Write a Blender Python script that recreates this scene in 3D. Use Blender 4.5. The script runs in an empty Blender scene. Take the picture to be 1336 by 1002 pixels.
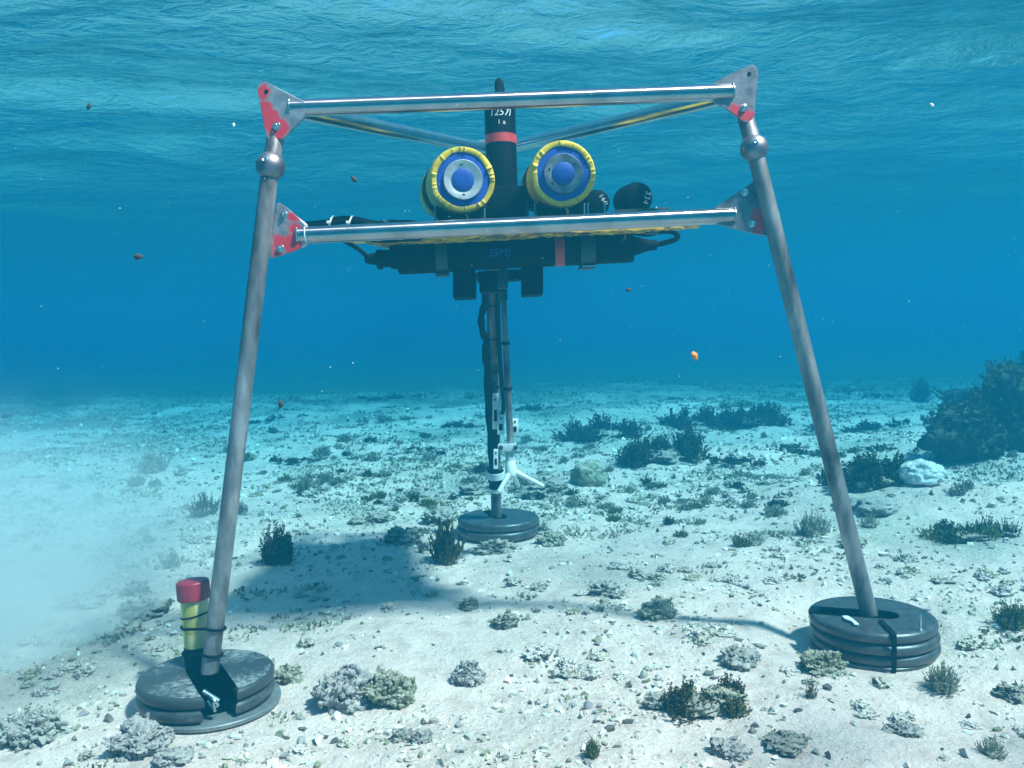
import bpy, bmesh, math, random
from math import sin, cos, pi, radians, sqrt, atan2
from mathutils import Vector, Matrix, noise, Quaternion
random.seed(7)
S = bpy.context.scene
COL = S.collection

# ------------------------------------------------------------------ camera
F = 1150.0                      # focal length in pixels of the 1336 px wide photograph
CAMZ = 0.93
PITCH, ROLL = radians(-3.8), radians(-1.2)
cam_d = bpy.data.cameras.new("camera")
cam_d.lens = 36.0 * F / 1336.0
cam_d.clip_end = 400
cam_d.clip_start = 0.05
cam = bpy.data.objects.new("camera", cam_d)
COL.objects.link(cam)
CM = Matrix.Translation((0, 0, CAMZ)) @ Matrix.Rotation(pi / 2 + PITCH, 4, 'X') @ Matrix.Rotation(ROLL, 4, 'Z')
cam.matrix_world = CM
S.camera = cam

def P(u, v, d):
    """the world point seen at photograph pixel (u, v), d metres along the camera axis"""
    return CM @ Vector(((u - 668) * d / F, -(v - 501) * d / F, -d))

# ------------------------------------------------------------------ light
SUN_EL, SUN_DIR = radians(57), Vector((0.86, -0.50, 0)).normalized()   # sun to the right and behind the camera
world = bpy.data.worlds.new("World")
S.world = world
world.use_nodes = True
wn = world.node_tree
bg = wn.nodes['Background']
sky = wn.nodes.new('ShaderNodeTexSky')
sky.sky_type = 'NISHITA'
sky.sun_disc = False
sky.sun_elevation = SUN_EL
sky.sun_rotation = atan2(SUN_DIR.x, SUN_DIR.y)
wn.links.new(sky.outputs[0], bg.inputs[0])
bg.inputs[1].default_value = 0.06
sun_d = bpy.data.lights.new("sun", 'SUN')
sun_d.energy = 5.0
sun_d.angle = radians(4.5)
sun_d.color = (1.0, 0.495, 0.44)
sun = bpy.data.objects.new("sun", sun_d)
COL.objects.link(sun)
sv = Vector((SUN_DIR.x * cos(SUN_EL), SUN_DIR.y * cos(SUN_EL), sin(SUN_EL)))
sun.rotation_euler = sv.to_track_quat('Z', 'Y').to_euler()
sun.location = sv * 20

vs = S.view_settings
vs.view_transform = 'Standard'
vs.look = 'None'
vs.gamma = 1.0
vs.use_curve_mapping = False
vs.exposure = 2.45
cy = S.cycles
cy.use_denoising = True
cy.denoiser = 'OPENIMAGEDENOISE'
cy.max_bounces = 6
cy.diffuse_bounces = 2
cy.glossy_bounces = 3
cy.transparent_max_bounces = 8
cy.volume_bounces = 2
cy.sample_clamp_indirect = 4.0
cy.use_adaptive_sampling = False

# ------------------------------------------------------------------ materials
def mat(name, color=(.5, .5, .5), rough=.5, metal=0.0, spec=.5):
    m = bpy.data.materials.new(name)
    m.use_nodes = True
    b = m.node_tree.nodes['Principled BSDF']
    b.inputs['Base Color'].default_value = (*color, 1)
    b.inputs['Roughness'].default_value = rough
    b.inputs['Metallic'].default_value = metal
    b.inputs['Specular IOR Level'].default_value = spec
    m['b'] = 1
    return m

def N(m, kind, **kw):
    n = m.node_tree.nodes.new(kind)
    for k, v in kw.items():
        if k in n.inputs:
            n.inputs[k].default_value = v
        else:
            setattr(n, k, v)
    return n

def L(m, a, b):
    m.node_tree.links.new(a, b)

def coords(m, scale=(1, 1, 1), space='Object'):
    t = N(m, 'ShaderNodeTexCoord')
    mp = N(m, 'ShaderNodeMapping')
    mp.inputs['Scale'].default_value = scale
    L(m, t.outputs[space], mp.inputs[0])
    return mp.outputs[0]

def ramp(m, fac, stops):
    r = N(m, 'ShaderNodeValToRGB')
    while len(r.color_ramp.elements) < len(stops):
        r.color_ramp.elements.new(.5)
    for e, (p, c) in zip(r.color_ramp.elements, stops):
        e.position = p
        e.color = (*c, 1) if len(c) == 3 else c
    L(m, fac, r.inputs[0])
    return r.outputs[0]

def noisy(m, stops, scale=8, detail=6, stretch=(1, 1, 1), rough=.6, bump=0.0, bump_scale=None, bump_dist=.01, space='Object'):
    """colour from a noise ramp, and a bump"""
    b = m.node_tree.nodes['Principled BSDF']
    c = coords(m, stretch, space)
    n = N(m, 'ShaderNodeTexNoise', Scale=scale, Detail=detail, Roughness=rough)
    L(m, c, n.inputs['Vector'])
    L(m, ramp(m, n.outputs['Fac'], stops), b.inputs['Base Color'])
    if bump:
        n2 = N(m, 'ShaderNodeTexNoise', Scale=bump_scale or scale * 3, Detail=8, Roughness=.65)
        L(m, c, n2.inputs['Vector'])
        bp = N(m, 'ShaderNodeBump', Strength=bump, Distance=bump_dist)
        L(m, n2.outputs['Fac'], bp.inputs['Height'])
        L(m, bp.outputs[0], b.inputs['Normal'])
    return m

# ------------------------------------------------------------------ object helpers
def tag(o, label=None, cat=None, group=None, kind=None):
    if label: o['label'] = label
    if cat: o['category'] = cat
    if group: o['group'] = group
    if kind: o['kind'] = kind
    return o

def mesh_obj(name, verts, faces, m, parent=None, smooth=True, inv=None):
    me = bpy.data.meshes.new(name)
    me.from_pydata([tuple(v) for v in verts], [], faces)
    me.update()
    if m: me.materials.append(m)
    if smooth:
        me.shade_smooth()
    o = bpy.data.objects.new(name, me)
    COL.objects.link(o)
    if parent:
        o.parent = parent
        o.matrix_parent_inverse = parent.matrix_world.inverted() if inv is None else inv
    return o

def empty(name, loc):
    o = bpy.data.objects.new(name, None)
    o.matrix_world = Matrix.Translation(loc)
    COL.objects.link(o)
    return o

class MB:
    """collects shapes in world space; build() links them as one mesh object"""
    def __init__(s):
        s.v = []; s.f = []
    def add(s, vs, fs):
        k = len(s.v)
        s.v += [Vector(a) for a in vs]
        s.f += [tuple(i + k for i in f) for f in fs]
        return s
    def lathe(s, o, axis, prof, seg=32, cap0=True, cap1=True, wob=None):
        """prof: list of (along, radius) round the axis from o"""
        o = Vector(o); a = Vector(axis).normalized()
        x = a.orthogonal().normalized(); y = a.cross(x)
        vs = []; fs = []
        for j, (t, r) in enumerate(prof):
            for i in range(seg):
                th = 2 * pi * i / seg
                rr = r * (wob(j, th) if wob else 1)
                vs.append(o + a * t + (x * cos(th) + y * sin(th)) * rr)
        for j in range(len(prof) - 1):
            for i in range(seg):
                q = (i + 1) % seg
                fs.append((j * seg + i, j * seg + q, (j + 1) * seg + q, (j + 1) * seg + i))
        if cap0: fs.append(tuple(range(seg - 1, -1, -1)))
        if cap1: fs.append(tuple((len(prof) - 1) * seg + i for i in range(seg)))
        return s.add(vs, fs)
    def cyl(s, a, b, r, r2=None, seg=24, bev=0.0):
        a = Vector(a); b = Vector(b); l = (b - a).length
        r2 = r if r2 is None else r2
        pr = [(0, r), (l, r2)] if not bev else [(0, r - bev), (bev, r), (l - bev, r2), (l, r2 - bev)]
        return s.lathe(a, b - a, pr, seg)
    def tube(s, pts, r, seg=10, caps=True):
        pts = [Vector(p) for p in pts]
        n = len(pts); vs = []; fs = []
        t = (pts[1] - pts[0]).normalized()
        x = t.orthogonal().normalized()
        for j, p in enumerate(pts):
            t2 = (pts[min(j + 1, n - 1)] - pts[max(j - 1, 0)]).normalized()
            x = (x - t2 * x.dot(t2)).normalized()
            y = t2.cross(x)
            rr = r(j / (n - 1)) if callable(r) else r
            for i in range(seg):
                th = 2 * pi * i / seg
                vs.append(p + (x * cos(th) + y * sin(th)) * rr)
        for j in range(n - 1):
            for i in range(seg):
                q = (i + 1) % seg
                fs.append((j * seg + i, j * seg + q, (j + 1) * seg + q, (j + 1) * seg + i))
        if caps:
            fs.append(tuple(range(seg - 1, -1, -1)))
            fs.append(tuple((n - 1) * seg + i for i in range(seg)))
        return s.add(vs, fs)
    def sphere(s, c, r, seg=24, rings=14, sc=(1, 1, 1)):
        c = Vector(c); vs = [c + Vector((0, 0, -r * sc[2]))]; fs = []
        for j in range(1, rings):
            ph = -pi / 2 + pi * j / rings
            for i in range(seg):
                th = 2 * pi * i / seg
                vs.append(c + Vector((cos(ph) * cos(th) * r * sc[0], cos(ph) * sin(th) * r * sc[1], sin(ph) * r * sc[2])))
        vs.append(c + Vector((0, 0, r * sc[2])))
        for i in range(seg):
            fs.append((0, 1 + (i + 1) % seg, 1 + i))
            k = 1 + (rings - 2) * seg
            fs.append((k + i, k + (i + 1) % seg, len(vs) - 1))
        for j in range(rings - 2):
            for i in range(seg):
                q = (i + 1) % seg
                fs.append((1 + j * seg + i, 1 + j * seg + q, 1 + (j + 1) * seg + q, 1 + (j + 1) * seg + i))
        return s.add(vs, fs)
    def prism(s, pts, n, th, bev=.0015):
        """a flat outline (world points) given thickness th along n, centred, with chamfered rims"""
        pts = [Vector(p) for p in pts]; n = Vector(n).normalized(); k = len(pts)
        c = sum(pts, Vector()) / k
        ins = [p + (c - p).normalized() * bev for p in pts]
        h = th / 2
        vs = [p - n * h for p in ins] + [p - n * (h - bev) for p in pts] + [p + n * (h - bev) for p in pts] + [p + n * h for p in ins]
        fs = [tuple(range(k - 1, -1, -1)), tuple(3 * k + i for i in range(k))]
        for j in range(3):
            for i in range(k):
                q = (i + 1) % k
                fs.append((j * k + i, j * k + q, (j + 1) * k + q, (j + 1) * k + i))
        return s.add(vs, fs)
    def box(s, c, ax, ay, az, sx, sy, sz, bev=.003):
        c = Vector(c); ax, ay = Vector(ax).normalized(), Vector(ay).normalized()
        az = Vector(az).normalized()
        pts = [c + ax * sx / 2 * a + ay * sy / 2 * b for a, b in ((-1, -1), (1, -1), (1, 1), (-1, 1))]
        return s.prism(pts, az, sz, bev)
    def build(s, name, m, parent=None, smooth=True, recalc=True, angle=35):
        me = bpy.data.meshes.new(name)
        me.from_pydata([tuple(v) for v in s.v], [], s.f)
        if recalc:
            bm = bmesh.new(); bm.from_mesh(me)
            bmesh.ops.recalc_face_normals(bm, faces=bm.faces)
            bm.to_mesh(me); bm.free()
        me.update()
        if m: me.materials.append(m)
        if smooth:
            me.shade_smooth()
            me.set_sharp_from_angle(angle=radians(angle))
        o = bpy.data.objects.new(name, me)
        COL.objects.link(o)
        if parent:
            # put the mesh in its parent's space
            root = parent
            M = Matrix.Identity(4)
            while root:
                M = root.matrix_basis @ M; root = root.parent
            me.transform(M.inverted())
            o.parent = parent
        else:
            # origin at the base centre
            xs = [v.co for v in me.vertices]
            c = Vector(((min(a.x for a in xs) + max(a.x for a in xs)) / 2, (min(a.y for a in xs) + max(a.y for a in xs)) / 2, min(a.z for a in xs)))
            me.transform(Matrix.Translation(-c))
            o.location = c
        return o

def spline(pts, n=8):
    pts = [Vector(p) for p in pts]
    q = [pts[0] * 2 - pts[1]] + pts + [pts[-1] * 2 - pts[-2]]
    out = []
    for i in range(1, len(q) - 2):
        for k in range(n):
            t = k / n
            a, b, c, d = q[i - 1], q[i], q[i + 1], q[i + 2]
            out.append(.5 * ((2 * b) + (c - a) * t + (2 * a - 5 * b + 4 * c - d) * t * t + (3 * b - a - 3 * c + d) * t ** 3))
    out.append(pts[-1])
    return out

# ------------------------------------------------------------------ sea floor
def fbm(x, y, s, o=4, seed=0):
    return noise.fractal(Vector((x * s, y * s, seed)), 1.0, 2.0, o)

def smooth01(t):
    t = max(0.0, min(1.0, t)); return t * t * (3 - 2 * t)

def ground(x, y):
    # plane through the three feet near the camera, levelling out with distance
    yy = min(y, 5.0); xx = max(-3.0, min(3.0, x))
    k = 1 - smooth01((y - 3.5) / 6)
    z = GA + GB * xx * k + GC * yy
    z += 0.035 * fbm(x, y, .8, 3, 3) + 0.014 * fbm(x, y, 3.5, 3, 9)
    far = smooth01((y - 4) / 6)
    z += smooth01((y - 3.6) / 1.5) * .035 * fbm(x, y, 2.4, 4, 15)
    z += far * (0.06 * fbm(x, y, .33, 3, 5))
    # low ridge of sand at the right, with a hollow behind
    z += 0.05 * math.exp(-((y - 4.05 + .25 * (x - 1.6)) / .28) ** 2) * smooth01((x - .9) / .6)
    for (fx, fy, fz, fr) in FLAT:
        d = math.hypot(x - fx, y - fy)
        w = 1 - smooth01((d - fr) / .14)
        if w > 0: z = z * (1 - w) + fz * w
    return z

FOOT = {'L': P(270, 912, 2.27), 'R': P(1137, 838, 2.42), 'B': P(648, 692, 3.83)}
# solve the plane
_a, _b, _c = FOOT['L'], FOOT['R'], FOOT['B']
_n = (_b - _a).cross(_c - _a)
GB, GC = -_n.x / _n.z, -_n.y / _n.z
GA = _a.z - GB * _a.x - GC * _a.y
FLAT = []
FLAT = [(FOOT['L'].x, FOOT['L'].y, FOOT['L'].z - .012, .19), (FOOT['R'].x, FOOT['R'].y, FOOT['R'].z - .02, .18), (FOOT['B'].x, FOOT['B'].y, FOOT['B'].z - .02, .17)]
print('plane', GA, GB, GC, FOOT)

def hit(u, v):
    """where the view ray through photograph pixel (u, v) meets the sea floor"""
    o = CM.translation; d = (P(u, v, 1.0) - o)
    t = .5; prev = t
    while t < 60:
        p = o + d * t
        if p.z < ground(p.x, p.y):
            lo, hi = prev, t
            for _ in range(14):
                m_ = (lo + hi) / 2; q = o + d * m_
                if q.z < ground(q.x, q.y): hi = m_
                else: lo = m_
            q = o + d * hi
            return Vector((q.x, q.y, ground(q.x, q.y)))
        prev = t; t += .03 + t * .01
    return None

def grid_mesh(name, xs_fn, ys, zfn, m, nx):
    vs = []; fs = []
    for y in ys:
        w = xs_fn(y)
        for i in range(nx):
            s = -1 + 2 * i / (nx - 1)
            x = w * s
            vs.append((x, y, zfn(x, y)))
    for j in range(len(ys) - 1):
        for i in range(nx - 1):
            a = j * nx + i
            fs.append((a, a + 1, a + 1 + nx, a + nx))
    return mesh_obj(name, vs, fs, m)

def sand_material():
    m = mat("pale sand", rough=.95, spec=.2)
    b = m.node_tree.nodes['Principled BSDF']
    c = coords(m)
    big = N(m, 'ShaderNodeTexNoise', Scale=.95, Detail=7, Roughness=.62); L(m, c, big.inputs['Vector'])
    mid = N(m, 'ShaderNodeTexNoise', Scale=11, Detail=8, Roughness=.7); L(m, c, mid.inputs['Vector'])
    fine = N(m, 'ShaderNodeTexNoise', Scale=85, Detail=5, Roughness=.7); L(m, c, fine.inputs['Vector'])
    base = ramp(m, mid.outputs['Fac'], [(.30, (.62, .39, .325)), (.48, (.84, .55, .47)), (.7, (.91, .62, .53))])
    # dirty turf and rubble stain
    mulv = N(m, 'ShaderNodeMath', operation='ADD'); L(m, big.outputs['Fac'], mulv.inputs[0])
    sc = N(m, 'ShaderNodeMath', operation='MULTIPLY'); L(m, fine.outputs['Fac'], sc.inputs[0]); sc.inputs[1].default_value = .55
    L(m, sc.outputs[0], mulv.inputs[1])
    # the rubble belt beyond the tripod is dirtier than the bare sand near it
    sy = N(m, 'ShaderNodeSeparateXYZ'); L(m, c, sy.inputs[0])
    ry = N(m, 'ShaderNodeMapRange', interpolation_type='SMOOTHSTEP'); L(m, sy.outputs['Y'], ry.inputs[0])
    ry.inputs[1].default_value = 3.2; ry.inputs[2].default_value = 5.5; ry.inputs[4].default_value = .03
    belt = N(m, 'ShaderNodeMath', operation='ADD'); L(m, mulv.outputs[0], belt.inputs[0]); L(m, ry.outputs[0], belt.inputs[1])
    mulv = belt
    stain = ramp(m, mulv.outputs[0], [(.80, (0, 0, 0)), (.95, (1, 1, 1))])
    mx = N(m, 'ShaderNodeMix', data_type='RGBA')
    L(m, stain, mx.inputs[0]); L(m, base, mx.inputs[6])
    mx.inputs[7].default_value = (.48, .40, .32, 1)
    # far weed patches, darkened further with distance to paint the floor's fade into haze
    rf = N(m, 'ShaderNodeMapRange'); L(m, sy.outputs['Y'], rf.inputs[0])
    rf.inputs[1].default_value = 5.0; rf.inputs[2].default_value = 15.0
    sf = N(m, 'ShaderNodeMath', operation='ADD'); L(m, rf.outputs[0], sf.inputs[0]); L(m, big.outputs['Fac'], sf.inputs[1])
    ff = N(m, 'ShaderNodeMapRange', interpolation_type='SMOOTHSTEP'); L(m, sf.outputs[0], ff.inputs[0]); ff.inputs[1].default_value = .62; ff.inputs[2].default_value = 1.25
    mw = N(m, 'ShaderNodeMix', data_type='RGBA'); L(m, ff.outputs[0], mw.inputs[0]); L(m, mx.outputs[2], mw.inputs[6]); mw.inputs[7].default_value = (.11, .105, .065, 1)
    mx = mw
    sp = ramp(m, fine.outputs['Fac'], [(.31, (1, 1, 1)), (.37, (0, 0, 0))])
    mx2 = N(m, 'ShaderNodeMix', data_type='RGBA')
    L(m, sp, mx2.inputs[0]); L(m, mx.outputs[2], mx2.inputs[6])
    mx2.inputs[7].default_value = (.22, .19, .16, 1)
    L(m, mx2.outputs[2], b.inputs['Base Color'])
    b1 = N(m, 'ShaderNodeBump', Strength=.9, Distance=.04); L(m, mid.outputs['Fac'], b1.inputs['Height'])
    b2 = N(m, 'ShaderNodeBump', Strength=.55, Distance=.006); L(m, fine.outputs['Fac'], b2.inputs['Height'])
    L(m, b1.outputs[0], b2.inputs['Normal'])
    L(m, b2.outputs[0], b.inputs['Normal'])
    return m

def row_steps(y0, y1, d0, k):
    ys = [y0]
    while ys[-1] < y1:
        ys.append(ys[-1] + d0 + max(0, ys[-1] - 2.5) * k)
    return ys

_ys = [-4, -2, -1, -.3, .2] + row_steps(.6, 58, .016, .014)
sea_floor = grid_mesh("seabed", lambda y: (2.2 if y < 1 else 1.0 + y * .95) if y < 8 else 8.6 + (y - 8) * 1.0, _ys, ground, sand_material(), 300)
tag(sea_floor, kind='structure')

# ------------------------------------------------------------------ water surface seen from below
SURF = CAMZ + 1.25
def swell(x, y):
    v = Vector((x * .45 + 3, y * .9, 1.7))
    w = Vector((noise.noise(v), noise.noise(v + Vector((9, 4, 2))), 0)) * .8
    a = noise.fractal(Vector((x * .55, y * 1.05, 2.2)) + w, 1.0, 2.1, 4)
    b = noise.fractal(Vector((x * 1.6, y * 2.6, 7.1)) + w * 2, .9, 2.1, 3)
    return SURF + .082 * a + .016 * b

def surface_material():
    m = bpy.data.materials.new("water surface")
    m.use_nodes = True
    nt = m.node_tree; nt.nodes.remove(nt.nodes['Principled BSDF'])
    out = nt.nodes['Material Output']
    c = coords(m, (1, 1.3, 1))
    n1 = N(m, 'ShaderNodeTexNoise', Scale=6.5, Detail=5, Roughness=.6, Distortion=.6); L(m, c, n1.inputs['Vector'])
    n2 = N(m, 'ShaderNodeTexNoise', Scale=30, Detail=4, Roughness=.6, Distortion=.4); L(m, c, n2.inputs['Vector'])
    b1 = N(m, 'ShaderNodeBump', Strength=.8, Distance=.032); L(m, n1.outputs['Fac'], b1.inputs['Height'])
    b2 = N(m, 'ShaderNodeBump', Strength=.7, Distance=.0065); L(m, n2.outputs['Fac'], b2.inputs['Height'])
    L(m, b1.outputs[0], b2.inputs['Normal'])
    fr = N(m, 'ShaderNodeFresnel', IOR=1.333); L(m, b2.outputs[0], fr.inputs['Normal'])
    tr = N(m, 'ShaderNodeBsdfTransparent')
    gl = N(m, 'ShaderNodeBsdfGlossy', Roughness=.04); L(m, b2.outputs[0], gl.inputs['Normal'])
    mx = N(m, 'ShaderNodeMixShader')
    L(m, fr.outputs[0], mx.inputs[0]); L(m, tr.outputs[0], mx.inputs[1]); L(m, gl.outputs[0], mx.inputs[2])
    L(m, mx.outputs[0], out.inputs['Surface'])
    return m

_ys = row_steps(-8, 0, .35, 0) + row_steps(.3, 58, .045, .02)
water_surface = grid_mesh("water_surface", lambda y: 8 if y < 5 else y * 1.3 + 1.5, _ys, swell, surface_material(), 260)
tag(water_surface, kind='structure')

# ------------------------------------------------------------------ the water itself
def haze():
    b = MB()
    z0, z1 = -2.0, SURF + .45
    v = [(x, y, z) for z in (z0, z1) for y in (-9.5, 59) for x in (-63, 63)]
    b.add(v, [(0, 2, 3, 1), (4, 5, 7, 6), (0, 1, 5, 4), (2, 6, 7, 3), (0, 4, 6, 2), (1, 3, 7, 5)])
    m = bpy.data.materials.new("sea water")
    m.use_nodes = True
    nt = m.node_tree; nt.nodes.remove(nt.nodes['Principled BSDF'])
    pv = N(m, 'ShaderNodeVolumePrincipled')
    pv.inputs['Density'].default_value = .34
    pv.inputs['Color'].default_value = (.004, .075, .117, 1)
    pv.inputs['Absorption Color'].default_value = (.0, .48, .66, 1)
    pv.inputs['Anisotropy'].default_value = .2
    L(m, pv.outputs[0], nt.nodes['Material Output'].inputs['Volume'])
    o = b.build("haze", m, smooth=False)
    tag(o, kind='stuff')
    return o
haze()
# ------------------------------------------------------------------ materials of the rig
CAMP = CM.translation
RIGHT = (CM.to_3x3() @ Vector((1, 0, 0))); UP = (CM.to_3x3() @ Vector((0, 1, 0))); BACK = (CM.to_3x3() @ Vector((0, 0, 1)))

def steel_mat(name, stops, r0, r1, scale=14, stretch=(1, 1, 1), bump=.08):
    m = mat(name, rough=.3, metal=1)
    noisy(m, stops, scale=scale, detail=7, stretch=stretch, bump=bump, bump_scale=60, bump_dist=.002)
    b = m.node_tree.nodes['Principled BSDF']
    n = N(m, 'ShaderNodeTexNoise', Scale=9, Detail=6)
    L(m, coords(m, stretch), n.inputs['Vector'])
    r = N(m, 'ShaderNodeMapRange'); L(m, n.outputs['Fac'], r.inputs[0])
    r.inputs[1].default_value = .3; r.inputs[2].default_value = .7
    r.inputs[3].default_value = r0; r.inputs[4].default_value = r1
    L(m, r.outputs[0], b.inputs['Roughness'])
    return m

M = {}
M['bar'] = steel_mat('polished steel tube', [(.3, (.36, .355, .37)), (.6, (.52, .50, .53))], .20, .27)
M['bar_front'] = steel_mat('polished steel cross tube', [(.3, (.36, .29, .29)), (.6, (.56, .43, .44))], .22, .27)
_b = M['bar_front'].node_tree.nodes['Principled BSDF']
_b.inputs['Anisotropic'].default_value = .92
_t = N(M['bar_front'], 'ShaderNodeCombineXYZ'); _t.inputs[0].default_value = 1; _t.inputs[2].default_value = .03
L(M['bar_front'], _t.outputs[0], _b.inputs['Tangent'])
M['leg'] = steel_mat('dull steel tube', [(.34, (.05, .04, .04)), (.46, (.17, .142, .14)), (.55, (.26, .215, .21)), (.68, (.46, .38, .37))], .42, .62, scale=16, stretch=(1, 1, .3), bump=.25)
M['leg'].node_tree.nodes['Principled BSDF'].inputs['Metallic'].default_value = .45
M['ball'] = steel_mat('scuffed steel ball', [(.3, (.20, .16, .18)), (.7, (.42, .34, .36))], .38, .55)
M['bolt'] = steel_mat('bolt steel', [(.3, (.5, .5, .5)), (.7, (.75, .75, .75))], .2, .35)
M['pin'] = M['bolt']
M['black'] = noisy(mat('black plastic', rough=.6, spec=.05), [(.3, (.002, .002, .003)), (.7, (.006, .006, .008))], scale=20, bump=.15, bump_scale=50, bump_dist=.003)
M['rubber'] = noisy(mat('black rubber', rough=.7, spec=.08), [(.3, (.002, .002, .003)), (.7, (.008, .008, .008))], scale=30, bump=.3, bump_scale=70, bump_dist=.003)
M['slate'] = noisy(mat('dark grey green clamp', rough=.5), [(.3, (.012, .022, .024)), (.7, (.03, .05, .05))], scale=20)
M['red'] = noisy(mat('red tape', rough=.5), [(.3, (.42, .02, .02)), (.7, (.62, .05, .04))], scale=25)
M['white'] = noisy(mat('white plastic', rough=.45), [(.3, (.62, .62, .62)), (.7, (.82, .82, .80))], scale=30)
M['pale'] = noisy(mat('pale grey plastic', rough=.5), [(.3, (.40, .42, .43)), (.7, (.60, .62, .62))], scale=22)
M['blue'] = noisy(mat('blue plastic', rough=.5), [(.3, (.006, .045, .27)), (.7, (.016, .085, .42))], scale=18, bump=.1, bump_dist=.002)
M['yellow'] = noisy(mat('yellow tape', rough=.48), [(.25, (.42, .27, .015)), (.5, (.78, .53, .025)), (.75, (.86, .62, .05))], scale=14, bump=.35, bump_scale=26, bump_dist=.006)
M['olive'] = noisy(mat('grimy yellow tape', rough=.5), [(.35, (.12, .12, .03)), (.5, (.40, .36, .04)), (.7, (.62, .52, .05))], scale=11, bump=.4, bump_scale=22, bump_dist=.008)
M['cast'] = noisy(mat('cast grey metal', rough=.42, metal=.5), [(.3, (.36, .36, .37)), (.7, (.70, .70, .70))], scale=30, bump=.2, bump_dist=.002)
M['orange'] = noisy(mat('yellow grating', rough=.45), [(.42, (.12, .06, .01)), (.5, (.80, .36, .015)), (.65, (.90, .50, .03))], scale=34, stretch=(.5, 1, 1), bump=.4, bump_dist=.004)
M['footgrey'] = noisy(mat('dull grey foot plate', rough=.5, metal=.3), [(.3, (.13, .12, .12)), (.7, (.26, .24, .235))], scale=20)
M['iron'] = noisy(mat('hammered grey paint', rough=.38, metal=.35, spec=.6), [(.3, (.04, .037, .038)), (.62, (.095, .088, .086)), (.72, (.17, .12, .09))], scale=40, bump=.35, bump_scale=110, bump_dist=.002)

def dusty_iron():
    """iron paint with sand lying on the upward faces"""
    m = mat('sandy grey paint', rough=.45, metal=.2)
    b = m.node_tree.nodes['Principled BSDF']
    c = coords(m)
    n = N(m, 'ShaderNodeTexNoise', Scale=70, Detail=8, Roughness=.75); L(m, c, n.inputs['Vector'])
    n2 = N(m, 'ShaderNodeTexNoise', Scale=5, Detail=3); L(m, c, n2.inputs['Vector'])
    ad = N(m, 'ShaderNodeMath', operation='MULTIPLY'); L(m, n.outputs['Fac'], ad.inputs[0]); L(m, n2.outputs['Fac'], ad.inputs[1])
    g = N(m, 'ShaderNodeNewGeometry'); sx = N(m, 'ShaderNodeSeparateXYZ'); L(m, g.outputs['Normal'], sx.inputs[0])
    up = N(m, 'ShaderNodeMapRange'); L(m, sx.outputs['Z'], up.inputs[0]); up.inputs[1].default_value = .8; up.inputs[2].default_value = .98
    mu = N(m, 'ShaderNodeMath', operation='MULTIPLY'); L(m, ad.outputs[0], mu.inputs[0]); L(m, up.outputs[0], mu.inputs[1])
    col = ramp(m, mu.outputs[0], [(.22, (.05, .047, .048)), (.27, (.13, .118, .115)), (.36, (.42, .37, .33))])
    L(m, col, b.inputs['Base Color'])
    bp = N(m, 'ShaderNodeBump', Strength=.35, Distance=.002); L(m, n.outputs['Fac'], bp.inputs['Height']); L(m, bp.outputs[0], b.inputs['Normal'])
    return m
M['sandy'] = dusty_iron()

def plate_mat(spots, name='galvanised plate with red paint', base=((.24, .21, .22), (.56, .50, .51))):
    """mottled plate; red paint daubed round the given world points (point, radius)"""
    m = mat(name, rough=.42, metal=.8)
    b = m.node_tree.nodes['Principled BSDF']
    g = N(m, 'ShaderNodeNewGeometry')
    n = N(m, 'ShaderNodeTexNoise', Scale=28, Detail=6, Roughness=.65); L(m, g.outputs['Position'], n.inputs['Vector'])
    n2 = N(m, 'ShaderNodeTexNoise', Scale=45, Detail=5); L(m, g.outputs['Position'], n2.inputs['Vector'])
    col = ramp(m, n.outputs['Fac'], [(.32, base[0]), (.62, base[1])])
    prev = None
    for p, r in spots:
        d = N(m, 'ShaderNodeVectorMath', operation='DISTANCE'); L(m, g.outputs['Position'], d.inputs[0]); d.inputs[1].default_value = p
        q = N(m, 'ShaderNodeMath', operation='SUBTRACT'); q.inputs[0].default_value = r; L(m, d.outputs['Value'], q.inputs[1])
        if prev:
            mx_ = N(m, 'ShaderNodeMath', operation='MAXIMUM'); L(m, prev, mx_.inputs[0]); L(m, q.outputs[0], mx_.inputs[1]); prev = mx_.outputs[0]
        else: prev = q.outputs[0]
    s = N(m, 'ShaderNodeMath', operation='MULTIPLY_ADD'); L(m, n2.outputs['Fac'], s.inputs[0]); s.inputs[1].default_value = .05; L(m, prev, s.inputs[2])
    k = N(m, 'ShaderNodeMapRange'); L(m, s.outputs[0], k.inputs[0]); k.inputs[1].default_value = .019; k.inputs[2].default_value = .031
    mx = N(m, 'ShaderNodeMix', data_type='RGBA'); L(m, k.outputs[0], mx.inputs[0]); L(m, col, mx.inputs[6]); mx.inputs[7].default_value = (.62, .02, .035, 1)
    L(m, mx.outputs[2], b.inputs['Base Color'])
    mt = N(m, 'ShaderNodeMath', operation='MULTIPLY_ADD'); L(m, k.outputs[0], mt.inputs[0]); mt.inputs[1].default_value = -.75; mt.inputs[2].default_value = .8
    L(m, mt.outputs[0], b.inputs['Metallic'])
    bp = N(m, 'ShaderNodeBump', Strength=.3, Distance=.002); L(m, n2.outputs['Fac'], bp.inputs['Height']); L(m, bp.outputs[0], b.inputs['Normal'])
    return m

# ------------------------------------------------------------------ the tripod frame
R_T = .0226
tL0, tL1 = P(353, 217, 2.28), P(270, 905, 2.27)
tR0, tR1 = P(984, 194, 2.38), P(1138, 818, 2.42)
tB0, tB1 = P(638, 215, 3.34), P(648, 682, 3.83)
_c = (FOOT['L'] + FOOT['R'] + FOOT['B']) / 3
tripod = empty('instrument_tripod', _c)
tag(tripod, 'large steel tube tripod frame holding the instruments, standing on three stacks of iron weights', 'tripod')

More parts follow.
